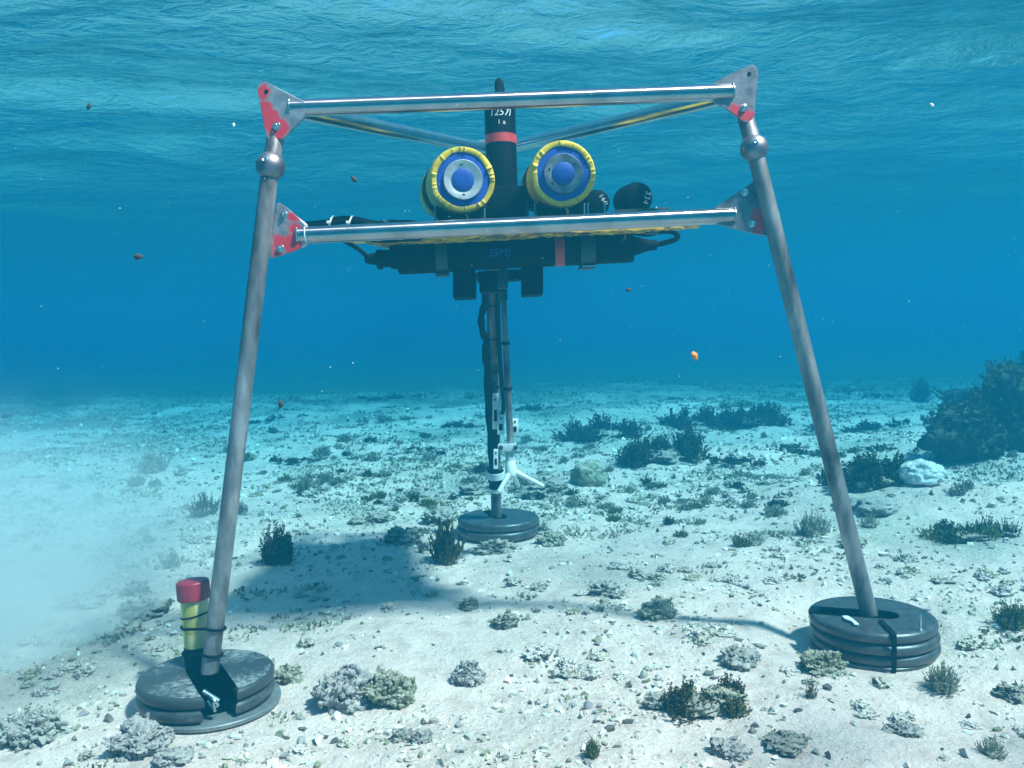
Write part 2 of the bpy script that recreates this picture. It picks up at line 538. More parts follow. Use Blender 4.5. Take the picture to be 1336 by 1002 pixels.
def bolt(p, n, r, parent, name='bolt'):
    """domed hexagon bolt head with a washer"""
    n = Vector(n).normalized(); b = MB()
    b.lathe(p - n * .004, n, [(0, r * 1.3), (.004, r * 1.3), (.005, r * 1.2)], 20)
    b.lathe(p + n * .001, n, [(0, r), (r * .55, r), (r * .75, r * .8)], 6)
    b.lathe(p + n * (.001 + r * .7), n, [(0, r * .5), (r * .35, r * .45), (r * .45, r * .3)], 14)
    return b.build(name, M['bolt'], parent)

def along(a, b, v):
    """pixel-row search: the point on segment a-b that is seen on photograph row v"""
    lo, hi = 0.0, 1.0
    inv = CM.inverted()
    def row(t):
        q = inv @ (a + (b - a) * t); return 501 - q.y / -q.z * F
    for _ in range(30):
        m_ = (lo + hi) / 2
        if row(m_) < v: lo = m_
        else: hi = m_
    return a + (b - a) * lo

def fillet(pts, rad=.3, n=4):
    out = []
    k = len(pts)
    for i in range(k):
        p0, p1, p2 = Vector(pts[i - 1]), Vector(pts[i]), Vector(pts[(i + 1) % k])
        a = p1 + (p0 - p1) * rad; c = p1 + (p2 - p1) * rad
        for j in range(n + 1):
            t = j / n
            out.append(a * (1 - t) ** 2 + p1 * 2 * t * (1 - t) + c * t * t)
    return out

# tubes
front_top = MB().cyl(P(377, 141.5, 2.30), P(956, 120, 2.385), R_T, seg=32).build('top_bar', M['bar_front'], tripod)
MB().cyl(P(392, 146, 2.335), P(640, 196, 3.28), R_T, seg=28).build('top_bar', M['bar'], tripod)
MB().cyl(P(944, 127, 2.425), P(646, 197, 3.28), R_T, seg=28).build('top_bar', M['bar'], tripod)
front_low = MB().cyl(P(387, 307.5, 2.31), P(958, 281, 2.41), R_T, seg=32).build('lower_bar', M['bar_front'], tripod)
# weld beads at the tube ends
for a, b in ((P(377, 141.5, 2.30), P(956, 120, 2.385)), (P(387, 307.5, 2.31), P(958, 281, 2.41))):
    ax = (b - a).normalized()
    for p, s in ((a, 1), (b, -1)):
        w = MB()
        x = ax.orthogonal().normalized(); y = ax.cross(x)
        ring = [p + ax * s * .003 + (x * cos(t) + y * sin(t)) * (R_T + .001 + .0012 * sin(t * 9)) for t in [2 * pi * i / 40 for i in range(41)]]
        w.tube(ring, .0022, 8, caps=False)
        w.build('weld_bead', M['bolt'], tripod)

def leg(top, ball_c, foot, seg_name='leg'):
    up = (ball_c - foot).normalized()
    lg = MB().lathe(foot, up, [(0, R_T - .002), (.002, R_T), ((ball_c - foot).length - .02, R_T)], 32).build('leg', M['leg'], tripod)
    bl = MB().sphere(ball_c, .0375, 32, 20).build('ball_joint', M['ball'], lg)
    st = MB().cyl(ball_c, top, R_T * .98, seg=28).build('upper_stub', M['leg'], lg)
    # socket screw in the ball
    n = (BACK * .92 + UP * .25 - RIGHT * .12).normalized()
    s = MB().lathe(ball_c + n * .034, n, [(0, .0075), (.005, .0075), (.0055, .006), (.0035, .0035), (.0034, .001)], 18)
    s.build('socket_screw', M['bolt'], bl if False else lg)
    return lg

legL = leg(P(361, 172, 2.31), tL0, tL1)
legR = leg(P(972, 150, 2.405), tR0, tR1)
legB = leg(P(636, 198, 3.325), tB0, tB1)

def gusset(pix, d, bolts, spots, th=.007, tilt=0, parent=tripod, hole=None, name='corner_plate', base=((.24, .21, .22), (.56, .50, .51))):
    pts = [P(u, v, d + tilt * (u - pix[0][0]) / 100) for u, v in pix]
    n = (pts[2] - pts[0]).cross(pts[1] - pts[0]).normalized()
    if n.dot(CAMP - pts[0]) < 0: n = -n
    m = plate_mat([(P(u, v, d - .002), r) for u, v, r in spots], base=base)
    pl = MB().prism(fillet(pts, .22), n, th).build(name, m, parent)
    for u, v, r in bolts:
        bolt(P(u, v, d + tilt * (u - pix[0][0]) / 100) + n * (th / 2), n, r, pl)
    if hole:
        h = P(*hole, d + tilt * (hole[0] - pix[0][0]) / 100)
        MB().lathe(h - n * .0045, n, [(0, .0055), (.0088, .0055), (.0094, .005)], 16).build('bolt_hole', M['black'], pl)
    return pl

plTL = gusset([(345, 106), (335, 112), (347, 176), (350, 182), (370, 182), (397, 153), (400, 134), (372, 120)], 2.285,
              [(361, 165, .0085)], [(343, 122, .020), (346, 140, .022), (352, 158, .032), (362, 165, .030), (362, 178, .02)], hole=(348, 120))
plTR = gusset([(981, 84), (990, 91), (986, 128), (984, 152), (974, 162), (953, 146), (926, 130), (928, 110), (950, 98)], 2.378,
              [(970, 141, .0085)], [(968, 147, .022), (979, 152, .016), (957, 144, .012)], hole=(977, 97), base=((.13, .12, .13), (.34, .30, .32)))
plML = gusset([(361, 263), (374, 270), (402, 296), (404, 318), (384, 328), (349, 339)], 2.30,
              [(370.5, 281, .0085), (366, 325, .0085)], [(384, 283, .018), (384, 300, .022), (383, 318, .030), (366, 316, .02), (362, 331, .015)], name='bar_plate')
plMR = gusset([(988, 233), (962, 251), (930, 272), (930, 291), (958, 299), (1003, 309), (1004, 300)], 2.40,
              [(972, 251, .0085), (981, 292, .0085)], [(995, 284, .025), (988, 300, .018), (983, 281, .012)], name='bar_plate', base=((.12, .11, .12), (.30, .27, .29)))
plTB = gusset([(622, 182), (655, 184), (658, 205), (645, 216), (628, 214)], 3.30, [(638, 207, .008)], [(638, 207, .02)])
# second cheek plates behind the tubes
for pix, d in (([(345, 106), (335, 112), (349, 176), (370, 182), (400, 152), (372, 122)], 2.315), ([(981, 84), (990, 91), (984, 152), (974, 162), (928, 130), (950, 98)], 2.415),
               ([(361, 263), (402, 293), (404, 320), (349, 339)], 2.335), ([(990, 236), (934, 272), (934, 291), (1004, 309)], 2.43)):
    pts = [P(u, v, d) for u, v in pix]
    MB().prism(fillet(pts, .15), BACK, .006).build('rear_plate', plate_mat([(pts[0], .01)]), tripod)

# foot flanges under the weights, part of the tripod
def disc(c, r, th, name, m, parent=None, tiltn=(0, 0, 1)):
    return MB().lathe(Vector(c), Vector(tiltn), [(0, r - .002), (.002, r), (th - .002, r), (th, r - .002)], 72).build(name, m, parent)
disc(FOOT['L'] + Vector((.020, -.010, -.008)), .168, .012, 'foot_plate', M['footgrey'], tripod)
disc(FOOT['R'] + Vector((0, 0, -.02)), .16, .010, 'foot_plate', M['iron'], tripod)
disc(FOOT['B'] + Vector((0, 0, -.02)), .165, .010, 'foot_plate', M['iron'], tripod)

# yellow grating shelf (part of the frame)
def lift(p, dz): return Vector((p.x, p.y, p.z + dz))
def shelf():
    b = MB()
    fl, fr = P(446, 312, 2.39), P(912, 294, 2.46)
    ml, mr = P(486, 316, 2.50), P(828, 302, 2.56)
    bl, br_ = P(566, 336, 3.34), P(726, 331, 3.36)
    n = (fr - fl).cross(bl - fl).normalized()
    if n.z < 0: n = -n
    # edge bars as slightly twisted strips
    def strip(a, c, w=.012, h=.013, tw=10):
        ax = (c - a).normalized(); s = n.cross(ax).normalized(); L_ = (c - a).length
        k = max(4, int(L_ / .02)); pts = []
        vs = []; fs = []
        for i in range(k + 1):
            p = a + ax * L_ * i / k
            j = .0022 * sin(i * 1.7)
            vs += [p + s * (w / 2) + n * (h / 2 + j), p - s * (w / 2) + n * (h / 2 - j), p - s * (w / 2) - n * (h / 2 - j), p + s * (w / 2) - n * (h / 2 + j)]
        for i in range(k):
            for q in range(4):
                r = (q + 1) % 4
                fs.append((i * 4 + q, i * 4 + r, i * 4 + 4 + r, i * 4 + 4 + q))
        fs += [(3, 2, 1, 0), (k * 4, k * 4 + 1, k * 4 + 2, k * 4 + 3)]
        b.add(vs, fs)
    poly = [fl, fr, mr, br_, bl, ml]
    for i in range(6): strip(poly[i], poly[(i + 1) % 6], .016, .012)
    for i in range(1, 15):           # bars running back
        t = i / 15
        a = fl.lerp(fr, t); c = bl.lerp(br_, t)
        if .1 < t < .85: strip(a.lerp(c, .01), c, .008, .0105)
        else: strip(a, ml.lerp(mr, t), .008, .0105)
    for j in range(1, 12):
        t = j / 12
        a = fl.lerp(bl, t); c = fr.lerp(br_, t)
        if t < .2: a = fl.lerp(ml, t * 5 * .99); c = fr.lerp(mr, t * 5 * .99)
        else: a = ml.lerp(bl, (t - .2) / .8); c = mr.lerp(br_, (t - .2) / .8)
        strip(a, c, .008, .0112)
    sh = b.build('grating_shelf', M['orange'], tripod, smooth=False)
    # dark solid board above it, spread wide to make the grating's cast shadow solid
    pb = [fl.lerp(fr, .04) + n * .012, fl.lerp(fr, .90) + n * .012, mr.lerp(ml, .02) + n * .012, br_ + n * .012, bl + n * .012, ml.lerp(mr, .02) + n * .012]
    MB().prism(pb, n, .010).build('shelf_shadow_board', M['black'], tripod)
shelf()
# cross strut from the shelf back to the rear leg
MB().cyl(P(600, 331, 3.05), P(636, 345, 3.46), .014, seg=14).build('shelf_strut', M['slate'], tripod)
MB().cyl(P(700, 328, 3.05), P(645, 345, 3.46), .014, seg=14).build('shelf_strut', M['slate'], tripod)

# ------------------------------------------------------------------ iron weights
def weight(c, r, th, ang, hw=.032, back=.035, mtl='iron', tilt=(0, 0, 1)):
    """slotted disc with fat rounded rim; c = centre of the underside, the slot opens along ang"""
    lay = [(0, .012), (.002, .006), (.006, .002), (.011, 0), (th - .011, 0), (th - .006, .002), (th - .002, .006), (th, .011), (th - .0015, .024), (th - .0018, .03)]
    q = Vector((0, 0, 1)).rotation_difference(Vector(tilt).normalized())
    nn = 88
    vs = []; fs = []
    def outline(e):
        R = r - e; w = hw + min(e, .006)
        a0 = math.asin(w / R)
        pts = [(R * cos(a0 + (2 * pi - 2 * a0) * i / nn), R * sin(a0 + (2 * pi - 2 * a0) * i / nn)) for i in range(nn + 1)]
        for i in range(1, 5): pts.append((R * cos(a0) * (1 - i / 4) - back * 0 , -w))
        for i in range(0, 9):
            t = -pi / 2 - pi * i / 8
            pts.append((-back + w * cos(t) * 0.9, w * sin(t)))
        for i in range(0, 4): pts.append((R * cos(a0) * (i / 4), w))
        return pts
    outs = [outline(e) for z, e in lay]
    k = len(outs[0])
    ca, sa = cos(ang), sin(ang)
    for (z, e), o in zip(lay, outs):
        for x, y in o:
            vs.append(Vector(c) + q @ Vector((x * ca - y * sa, x * sa + y * ca, z)))
    for j in range(len(lay) - 1):
        for i in range(k):
            p = (i + 1) % k
            fs.append((j * k + i, j * k + p, (j + 1) * k + p, (j + 1) * k + i))
    # caps: triangulate from bmesh
    bm = bmesh.new()
    bv = [bm.verts.new(v) for v in vs]
    for f in fs: bm.faces.new([bv[i] for i in f])
    f0 = bm.faces.new([bv[i] for i in range(k - 1, -1, -1)]); f1 = bm.faces.new([bv[(len(lay) - 1) * k + i] for i in range(k)])
    bmesh.ops.triangulate(bm, faces=[f0, f1])
    bmesh.ops.recalc_face_normals(bm, faces=bm.faces)
    me = bpy.data.meshes.new('iron_weight'); 
    me.from_pydata([], [], [])
    bm.to_mesh(me); bm.free()
    me.transform(Matrix.Translation(-Vector(c)))
    me.materials.append(M[mtl]); me.shade_smooth(); me.set_sharp_from_angle(angle=radians(40))
    o = bpy.data.objects.new('iron_weight', me); o.location = c; COL.objects.link(o)
    return o

def slot_dir(c, u, v):
    """angle of the slot that points from c to the pixel (u, v) on the level of c"""
    d = P(u, v, 1) - CAMP
    t = (c.z - CAMP.z) / d.z
    q = CAMP + d * t
    return atan2(q.y - c.y, q.x - c.x)

cL = FOOT['L'] + Vector((0, 0, .007))
cTop = cL + Vector((0, 0, .07))
aL = slot_dir(cL + Vector((0, 0, .035)), 302, 950)
w = weight(cL, .170, .032, aL, hw=.038); tag(w, 'slotted grey iron weight under the left leg, lower of its pair', 'weight', 'iron weights on the tripod feet')
w = weight(cL + Vector((.001, .002, .0325)), .169, .032, aL + .02, hw=.038, mtl='sandy'); tag(w, 'slotted grey iron weight dusted with sand, upper of the pair under the left leg', 'weight', 'iron weights on the tripod feet')
cR = FOOT['R'] + Vector((.005, 0, -.012))
aR = slot_dir(cR + Vector((0, 0, .1)), 1062, 792)
away = pi / 2 - aR
for i, (dx, dy, da, lab) in enumerate(((.004, .004, away - .3, 'bottom iron weight of the stack of three under the right leg, partly sunk in sand'),
                                  (.0, .0, away + .25, 'middle iron weight of the stack of three under the right leg'),
                                  (-.004, .002, 0, 'top iron weight under the right leg with its slot open to the left'))):
    w = weight(cR + Vector((dx, dy, .0308 * i)), .166, .0303, aR + da, hw=.027, back=.04)
    tag(w, lab, 'weight', 'iron weights on the tripod feet')
cB = FOOT['B'] + Vector((.005, 0, -.010))
for i, (da, lab) in enumerate(((1.5, 'lower grey iron weight under the far leg'), (1.9, 'upper grey iron weight under the far leg'))):
    w = weight(cB + Vector((.004 * i, 0, .0365 * i)), .180 - .004 * i, .036, da, hw=.027, back=.02)
    tag(w, lab, 'weight', 'iron weights on the tripod feet')
# tie round the right stack
zt = cR.z + .0308 * 3
dv = Vector((cos(-pi / 2 - .10), sin(-pi / 2 - .10), 0))
rim = [cR + dv * .06 + Vector((0, 0, .095)), cR + dv * .158 + Vector((0, 0, .095)), cR + dv * .171 + Vector((0, 0, .084)), cR + dv * .172 + Vector((0, 0, .045)), cR + dv * .170 + Vector((0, 0, .0)), cR + dv * .155 + Vector((0, 0, -.012))]
st = MB()
rs = spline(rim, 5)
side = Vector((0, 0, 1)).cross(dv).normalized()
vs_ = []; fs_ = []
for i, p in enumerate(rs):
    nrm = (rs[min(i + 1, len(rs) - 1)] - rs[max(i - 1, 0)]).cross(side).normalized() * .0015
    vs_ += [p - side * .006 - nrm, p + side * .006 - nrm, p + side * .006 + nrm, p - side * .006 + nrm]
for i in range(len(rs) - 1):
    for q in range(4):
        r = (q + 1) % 4
        fs_.append((i * 4 + q, i * 4 + r, i * 4 + 4 + r, i * 4 + 4 + q))
st.add(vs_, fs_)
tag(st.build('strap', M['rubber']), 'black strap tied over the rim of the right stack of weights', 'strap')
# pin and tag on the right stack
top = cR + Vector((0, 0, .0308 * 3))
def onplane(u, v, z):
    d = P(u, v, 1) - CAMP; return CAMP + d * ((z - CAMP.z) / d.z)
p = onplane(1201, 822, top.z)
b = MB().lathe(p - Vector((0, 0, .002)), (0, 0, 1), [(0, .006), (.005, .006), (.006, .003), (.045, .0028), (.047, .002)], 14)
tag(b.build('steel_pin', M['pin']), 'thin steel pin standing upright on the right stack of weights', 'pin')
p = onplane(1110, 809, top.z + .004)
tg = MB(); xx = (onplane(1122, 816, top.z) - onplane(1099, 802, top.z)).normalized(); yy_ = Vector((0, 0, 1)).cross(xx)
pts = [p + xx * a + yy_ * b_ for a, b_ in ((-.034, -.006), (-.01, -.012), (.012, -.004), (.034, -.009), (.037, .002), (.014, .006), (-.008, .009), (-.03, .008))]
tg.prism(pts, (0, 0, 1), .004, .001)
tag(tg.build('paper_tag', M['white']), 'torn white tag lying on top of the right stack of weights', 'tag')
# shackle at the left foot
sh = MB(); c = onplane(275, 912, cL.z + .05)
sh.tube(spline([c + RIGHT * -.016 + UP * .014, c + RIGHT * -.002 + UP * .006, c + RIGHT * .012 + UP * -.002 + BACK * .008, c + RIGHT * .018 - UP * .014, c + RIGHT * .004 - UP * .018, c - RIGHT * .008 - UP * .004], 5), .004, 8)
sh.cyl(c - RIGHT * .018 + UP * .02, c + RIGHT * .02 - UP * .004, .0055, seg=10)
sh.cyl(c + RIGHT * .006 - UP * .006, c + RIGHT * .01 - UP * .03, .005, seg=10)
tag(sh.build('shackle', M['bolt']), 'small shiny steel shackle at the foot of the left leg', 'shackle')
# ------------------------------------------------------------------ writing
def text_obj(name, s, size, mapf, m, parent, extr=.0006, shear=0.0, sub=True):
    cu = bpy.data.curves.new(name, 'FONT')
    cu.body = s; cu.size = size; cu.align_x = 'CENTER'; cu.align_y = 'CENTER'; cu.resolution_u = 3; cu.shear = shear
    cu.space_character = 1.05
    tmp = bpy.data.objects.new(name, cu); COL.objects.link(tmp)
    bpy.context.view_layer.update()
    me = bpy.data.meshes.new_from_object(tmp.evaluated_get(bpy.context.evaluated_depsgraph_get()))
    bpy.data.objects.remove(tmp)
    bm = bmesh.new(); bm.from_mesh(me)
    bmesh.ops.triangulate(bm, faces=bm.faces)
    if sub:
        bmesh.ops.subdivide_edges(bm, edges=[e for e in bm.edges if e.calc_length() > size * .15], cuts=2, use_grid_fill=False)
    root = parent; PM = Matrix.Identity(4)
    while root: PM = root.matrix_basis @ PM; root = root.parent
    inv = PM.inverted()
    for v in bm.verts: v.co = inv @ mapf(v.co.x, v.co.y)
    bm.to_mesh(me); bm.free()
    me.materials.clear(); me.materials.append(m); me.name = name
    o = bpy.data.objects.new(name, me); COL.objects.link(o); o.parent = parent
    return o
M['ink'] = mat('white marker', (.75, .78, .80), .6)
M['blueink'] = mat('blue marker', (.02, .10, .42), .6)

# ------------------------------------------------------------------ tall black cylinder
a0, a1 = P(657, 300, 2.74), P(652, 137, 2.74)
ax = (a1 - a0).normalized(); Ln = (a1 - a0).length
RC = .0480
tall = empty('logger_housing', a0)
tag(tall, 'tall upright black cylinder with a red band and handwritten numbers, between the two yellow canisters', 'instrument')
MB().lathe(a0, ax, [(0, RC), (Ln - .014, RC), (Ln - .006, RC * .96), (Ln - .002, RC * .86), (Ln, RC * .7)], 40).build('body', M['black'], tall)
k = (300 - 183.5) / (300 - 137)
MB().lathe(a0 + ax * (Ln * k - .014), ax, [(0, RC + .0006), (0, RC + .0012), (.027, RC + .0012), (.027, RC + .0006)], 40).build('red_band', M['red'], tall)
def wob(j, th): return 1 + .10 * sin(th * 3 + j) + .06 * sin(j * 2.1)
MB().lathe(a1 - ax * .004, ax, [(0, .019), (.008, .0185), (.012, .0145), (.03, .0155), (.05, .0150), (.062, .0155), (.075, .013), (.082, .0095), (.088, .004)], 18, wob=wob).build('connector', M['rubber'], tall)
MB().box(P(657, 268, 2.74), RIGHT, BACK, UP, .155, .13, .095, .006).build('mounting_block', M['black'], tall)
for u in (632, 688):
    MB().cyl(P(u, 262, 2.665), P(u, 286, 2.665), .004, seg=8).build('clamp_bolt', M['slate'], tall)
def on_cyl(base, axis, r, up, face):
    """text wrapped on a cylinder: x goes round, y goes along"""
    face = (face - axis * face.dot(axis)).normalized(); sd = up.cross(face) if up is not None else axis.cross(face)
    def f(x, y):
        th = x / r
        return base + axis * y + (face * cos(th) + sd * sin(th)) * r
    return f
fc = (CAMP - a0)
t1 = on_cyl(a0 + ax * Ln * (300 - 152.5) / 163, ax, RC + .0008, None, fc)
text_obj('written_number', '1257l', .030, lambda x, y: t1(x, y), M['ink'], tall, shear=.2)
t2 = on_cyl(a0 + ax * Ln * (300 - 165) / 163, ax, RC + .0008, None, fc)
text_obj('written_number', '1 a', .020, lambda x, y: t2(x + .004, y), M['ink'], tall)

# ------------------------------------------------------------------ yellow canisters with blue ends
def canister(front, back, r, label, screws, pleat0, capm):
    ax = (front - back).normalized(); Ln = (front - back).length
    t = empty('instrument_canister', back)
    tag(t, label, 'instrument')
    x = (RIGHT - ax * RIGHT.dot(ax)).normalized(); y = ax.cross(x)
    rnd = random.Random(pleat0)
    def wr(j, th): return 1 + .012 * sin(th * 5 + j * 1.3) + .008 * sin(th * 11 + j)
    MB().lathe(back, ax, [(0, r * .80), (.004, r * .93), (.03, r * .95), (.06, r * .93), (.1, r * .95), (.14, r * .92), (.19, r * .94), (Ln - .06, r * .95), (Ln - .03, r * .95)], 56, wob=wr).build('body', M['olive'], t)
    MB().lathe(back - ax * .004, ax, [(0, r * .7), (0, r * .9), (.004, r * .99), (.03, r), (.055, r * .97)], 56, wob=wr).build('rear_tape', M['yellow'], t)
    for s, w in ((.085, .018), (.145, .012), (Ln - .175, .024)):
        def sk(j, th, s=s): return 1 + .01 * sin(th * 2 + s * 50)
        MB().lathe(back + ax * s + ax * .0, ax + x * .10, [(0, r * .96), (0, r * .995), (w, r * .995), (w, r * .96)], 48, wob=sk, cap0=False, cap1=False).build('strap', M['rubber'], t)
    # hose clip on the black strap
    cp = back + ax * (Ln - .160) + (y * .80 - x * .60).normalized() * r * 1.02
    nn = (y * .80 - x * .60).normalized()
    MB().box(cp, ax.cross(nn), ax, nn, .034, .014, .010, .002).build('strap_clip', M['bolt'], t)
    # yellow tape rim: turned over the front edge with pleats
    seg = 150
    heights = []
    pl = sorted(rnd.uniform(0, 2 * pi) for _ in range(26))
    dep = [rnd.uniform(.0018, .0045) for _ in pl]
    def crease(th):
        h = 0
        for p, d in zip(pl, dep):
            dd = (th - p + pi) % (2 * pi) - pi
            if -.012 < dd < .075: h += d * (1 - dd / .075) if dd > 0 else d * (1 + dd / .012)
        return min(h, .006)
    prof = [(Ln - .150, r * .955, 0), (Ln - .146, r * .985, 0), (Ln - .11, r * .97, 0), (Ln - .07, r * .975, 0), (Ln - .05, r * .995, 0), (Ln - .03, r * 1.0, 0), (Ln - .010, r * 1.0, .2), (Ln - .003, r * .985, .5), (Ln, r * .955, .9), (Ln + .0005, r * .91, 1), (Ln + .0003, r * .86, 1), (Ln - .0015, r * .815, .7)]
    b = MB(); vs = []; fs = []
    for j, (s, rr, c) in enumerate(prof):
        for i in range(seg):
            th = 2 * pi * i / seg
            edge = 1 + (.018 * sin(th * 3 + pleat0) + .012 * sin(th * 7 + 1)) * (j >= 8)
            vs.append(back + ax * (s + crease(th) * c) + (x * cos(th) + y * sin(th)) * rr * edge)
    for j in range(len(prof) - 1):
        for i in range(seg):
            q = (i + 1) % seg; fs.append((j * seg + i, j * seg + q, (j + 1) * seg + q, (j + 1) * seg + i))
    b.add(vs, fs); b.build('tape_rim', M['yellow'], t, recalc=False, angle=28)
    cap = MB().lathe(back, ax, [(Ln - .02, r * .95), (Ln - .0045, r * .95), (Ln - .0035, r * .9), (Ln - .0030, r * .60)], 64).build('end_cap', M['blue'], t)
    ring = MB().lathe(back, ax, [(Ln - .006, r * .60), (Ln + .0035, r * .60), (Ln + .005, r * .585), (Ln + .0035, r * .50), (Ln - .001, r * .34), (Ln - .004, r * .335)], 56, cap0=False, cap1=False).build('flange', capm, t)
    MB().lathe(back, ax, [(Ln - .005, r * .345), (Ln + .0012, r * .345), (Ln + .002, r * .33), (Ln + .0020, r * .1)], 40).build('centre_disc', M['blue'], t)
    for a in screws:
        a = radians(a)
        pp = back + ax * (Ln + .0028) + (x * cos(a) + y * sin(a)) * r * .475
        MB().lathe(pp - ax * .001, ax, [(0, .0055), (.0012, .0055), (.0016, .0047), (.0005, .0042), (.0005, .002), (.0012, .0017)], 16).build('screw', M['slate'], ring)
    # loose tape tail
    tb = back + ax * (Ln - .02) - y * r
    MB().tube(spline([tb + x * .01, tb + x * .016 - y * .012, tb + x * .009 - y * .030 + ax * .006], 5), .0035, 6).build('tape_tail', M['yellow'], t)
    return t
M['cast2'] = noisy(mat('dark cast grey metal', rough=.45, metal=.55), [(.3, (.12, .125, .15)), (.7, (.33, .34, .37))], scale=34, bump=.3, bump_dist=.002)
canister(P(604, 234.5, 2.46), P(585, 252, 2.80), .0920, 'left yellow taped canister with a blue end and pale grey ring facing the camera', (96, -88), 3, M['cast'])
canister(P(735, 226.5, 2.46), P(716, 246, 2.80), .0920, 'right yellow taped canister with blue end and dark grey ring, nearest the small black cylinders', (40, 165, 222), 8, M['cast2'])
# dark cradles under the canisters
for u, v, lab in ((600, 279, 'dark cradle under the left yellow canister'), (730, 272, 'dark cradle under the right yellow canister')):
    c = P(u, v + 3, 2.62)
    t = empty('cradle', c); tag(t, lab, 'cradle', 'cradles under the yellow canisters')
    MB().box(c, RIGHT, BACK, UP, .13, .16, .035, .006).build('block', M['black'], t)
    for du in (-32, 32):
        MB().cyl(P(u + du, v - 7, 2.58), P(u + du, v + 12, 2.58), .003, seg=8).build('stud', M['bolt'], t)

# ------------------------------------------------------------------ small black cylinders at the right
def pod(a, b, r, label, txt, size, off, rot):
    ax = (b - a).normalized(); Ln = (b - a).length
    t = empty('sensor_pod', a); tag(t, label, 'sensor')
    MB().lathe(a, ax, [(0, r * .6), (.006, r * .85), (.016, r * .97), (.03, r), (Ln - .02, r), (Ln - .010, r * .96), (Ln - .003, r * .86), (Ln, r * .7)], 36).build('body', M['black'], t)
    x = (RIGHT - ax * RIGHT.dot(ax)).normalized(); y = ax.cross(x)
    cr, sr = cos(radians(rot)), sin(radians(rot))
    fc_ = (CAMP - b).normalized()
    def mp(u, v):
        u2, v2 = u * cr - v * sr + off[0], u * sr + v * cr + off[1]
        q = b + RIGHT * u2 + UP * v2
        # drop onto the rounded shoulder: move along the view direction
        rel = q - b
        rad = (rel - ax * rel.dot(ax)).length
        s = -rel.dot(ax) + (.0012 if rad < r * .70 else (.0012 - .012 * ((rad - r * .7) / (r * .3)) ** 2))
        return q + ax * s
    text_obj('written_number', txt, size, mp, M['ink'], t, sub=False)
    MB().box(a.lerp(b, .5) - UP * (r + .006), ax, ax.cross(UP), UP, Ln * .6, r * 1.2, .012, .002).build('saddle', M['slate'], t)
    return t
pod(P(768, 271, 2.76), P(780, 264, 2.62), .040, 'small black cylinder half hidden behind the right yellow canister, with white writing on its end', '144l', .020, (.016, .008), -58)
pod(P(816, 264, 2.72), P(834, 257.5, 2.60), .047, 'black rounded cylinder with the number 334 handwritten on its right end', '334', .026, (.024, .000), -105)
tb_ = MB()
for u in (789, 767):
    tb_.cyl(P(u, 264, 2.50), P(u, 279, 2.50), .0032, seg=8)
tag(tb_.build('mounting_stud', M['bolt']), 'pair of thin bright studs in front of the smallest black cylinder', 'stud')
rail = MB().box(P(836, 276, 2.60), (P(860, 276, 2.6) - P(800, 279, 2.6)), BACK, UP, .16, .03, .012, .002)
rl = rail.build('mounting_rail', M['slate']); tag(rl, 'thin grey mounting rail under the black cylinder numbered 334', 'rail')
bolt(P(856, 271, 2.585), UP, .004, rl, 'rail_bolt')

# ------------------------------------------------------------------ long black canister slung under the shelf
h0, h1 = P(519, 336.5, 2.62), P(826, 321, 2.62)
hx = (h1 - h0).normalized(); HL = (h1 - h0).length; HR = .0500
hor = empty('slung_canister', h0)
tag(hor, 'long black horizontal cylinder with a red band slung under the lower bar', 'instrument')
MB().lathe(h0, hx, [(0, HR * .7), (.002, HR * .96), (.008, HR), (HL * .30, HR), (HL * .302, HR * .97), (HL - .008, HR * .97), (HL - .002, HR * .93), (HL, HR * .6)], 44).build('body', M['black'], hor)
MB().lathe(h0 + hx * (HL * .665), hx, [(0, HR * .96), (0, HR * .99), (.028, HR * .99), (.028, HR * .96)], 44, cap0=False, cap1=False).build('red_band', M['red'], hor)
MB().lathe(h0, -hx, [(-.004, .036), (.02, .034), (.022, .026), (.046, .025), (.048, .030), (.062, .029), (.064, .018), (.085, .016), (.098, .009)], 22, wob=lambda j, th: 1 + .08 * sin(th * 3 + j)).build('end_connector', M['rubber'], hor)
MB().lathe(h1, hx, [(-.004, .030), (.012, .028), (.03, .022), (.05, .016), (.07, .014)], 20, wob=lambda j, th: 1 + .06 * sin(th * 4 + j)).build('end_connector', M['rubber'], hor)
hf = on_cyl(h0 + hx * HL * .445, hx, HR + .0006, None, CAMP - h0)
_up = (UP - hx * UP.dot(hx)).normalized(); _fc = ((CAMP - h0) - hx * (CAMP - h0).dot(hx)).normalized()
_uv = hx.cross(_fc); _uv = _uv if _uv.z > 0 else -_uv
def htext(x, y):
    th = y / HR
    return h0 + hx * (HL * .43 + x) + (_fc * cos(th) + _uv * sin(th)) * (HR + .0009)
text_obj('written_number', '25MJ', .030, htext, M['blueink'], hor, shear=.2)
for u, wd, clip in ((577, 15, M['slate']), (766, 19, M['bolt'])):
    tt = (P(u, 330, 2.62) - h0).dot(hx)
    w_ = wd / F * 2.6
    cl = MB().lathe(h0 + hx * (tt - w_ / 2), hx, [(0, HR * .98), (0, HR * 1.10), (w_, HR * 1.10), (w_, HR * .98)], 40, cap0=False, cap1=False).build('pipe_clamp', M['slate'], hor)
    MB().box(h0 + hx * tt - UP * HR * 1.12, hx, BACK, UP, w_ * 1.1, .04, .012, .002).build('clamp_foot', M['slate'], cl)
    bb = MB().box(h0 + hx * (tt + .004) - UP * HR * 1.13 + BACK * .025, hx, BACK, UP, w_ * .9, .008, .004, .001); bb.build('clamp_clip', clip, cl)
    MB().box(h0 + hx * tt + UP * HR * 1.20, hx, BACK, UP, w_ * 1.05, .05, .02, .002).build('clamp_bracket', M['slate'], cl)
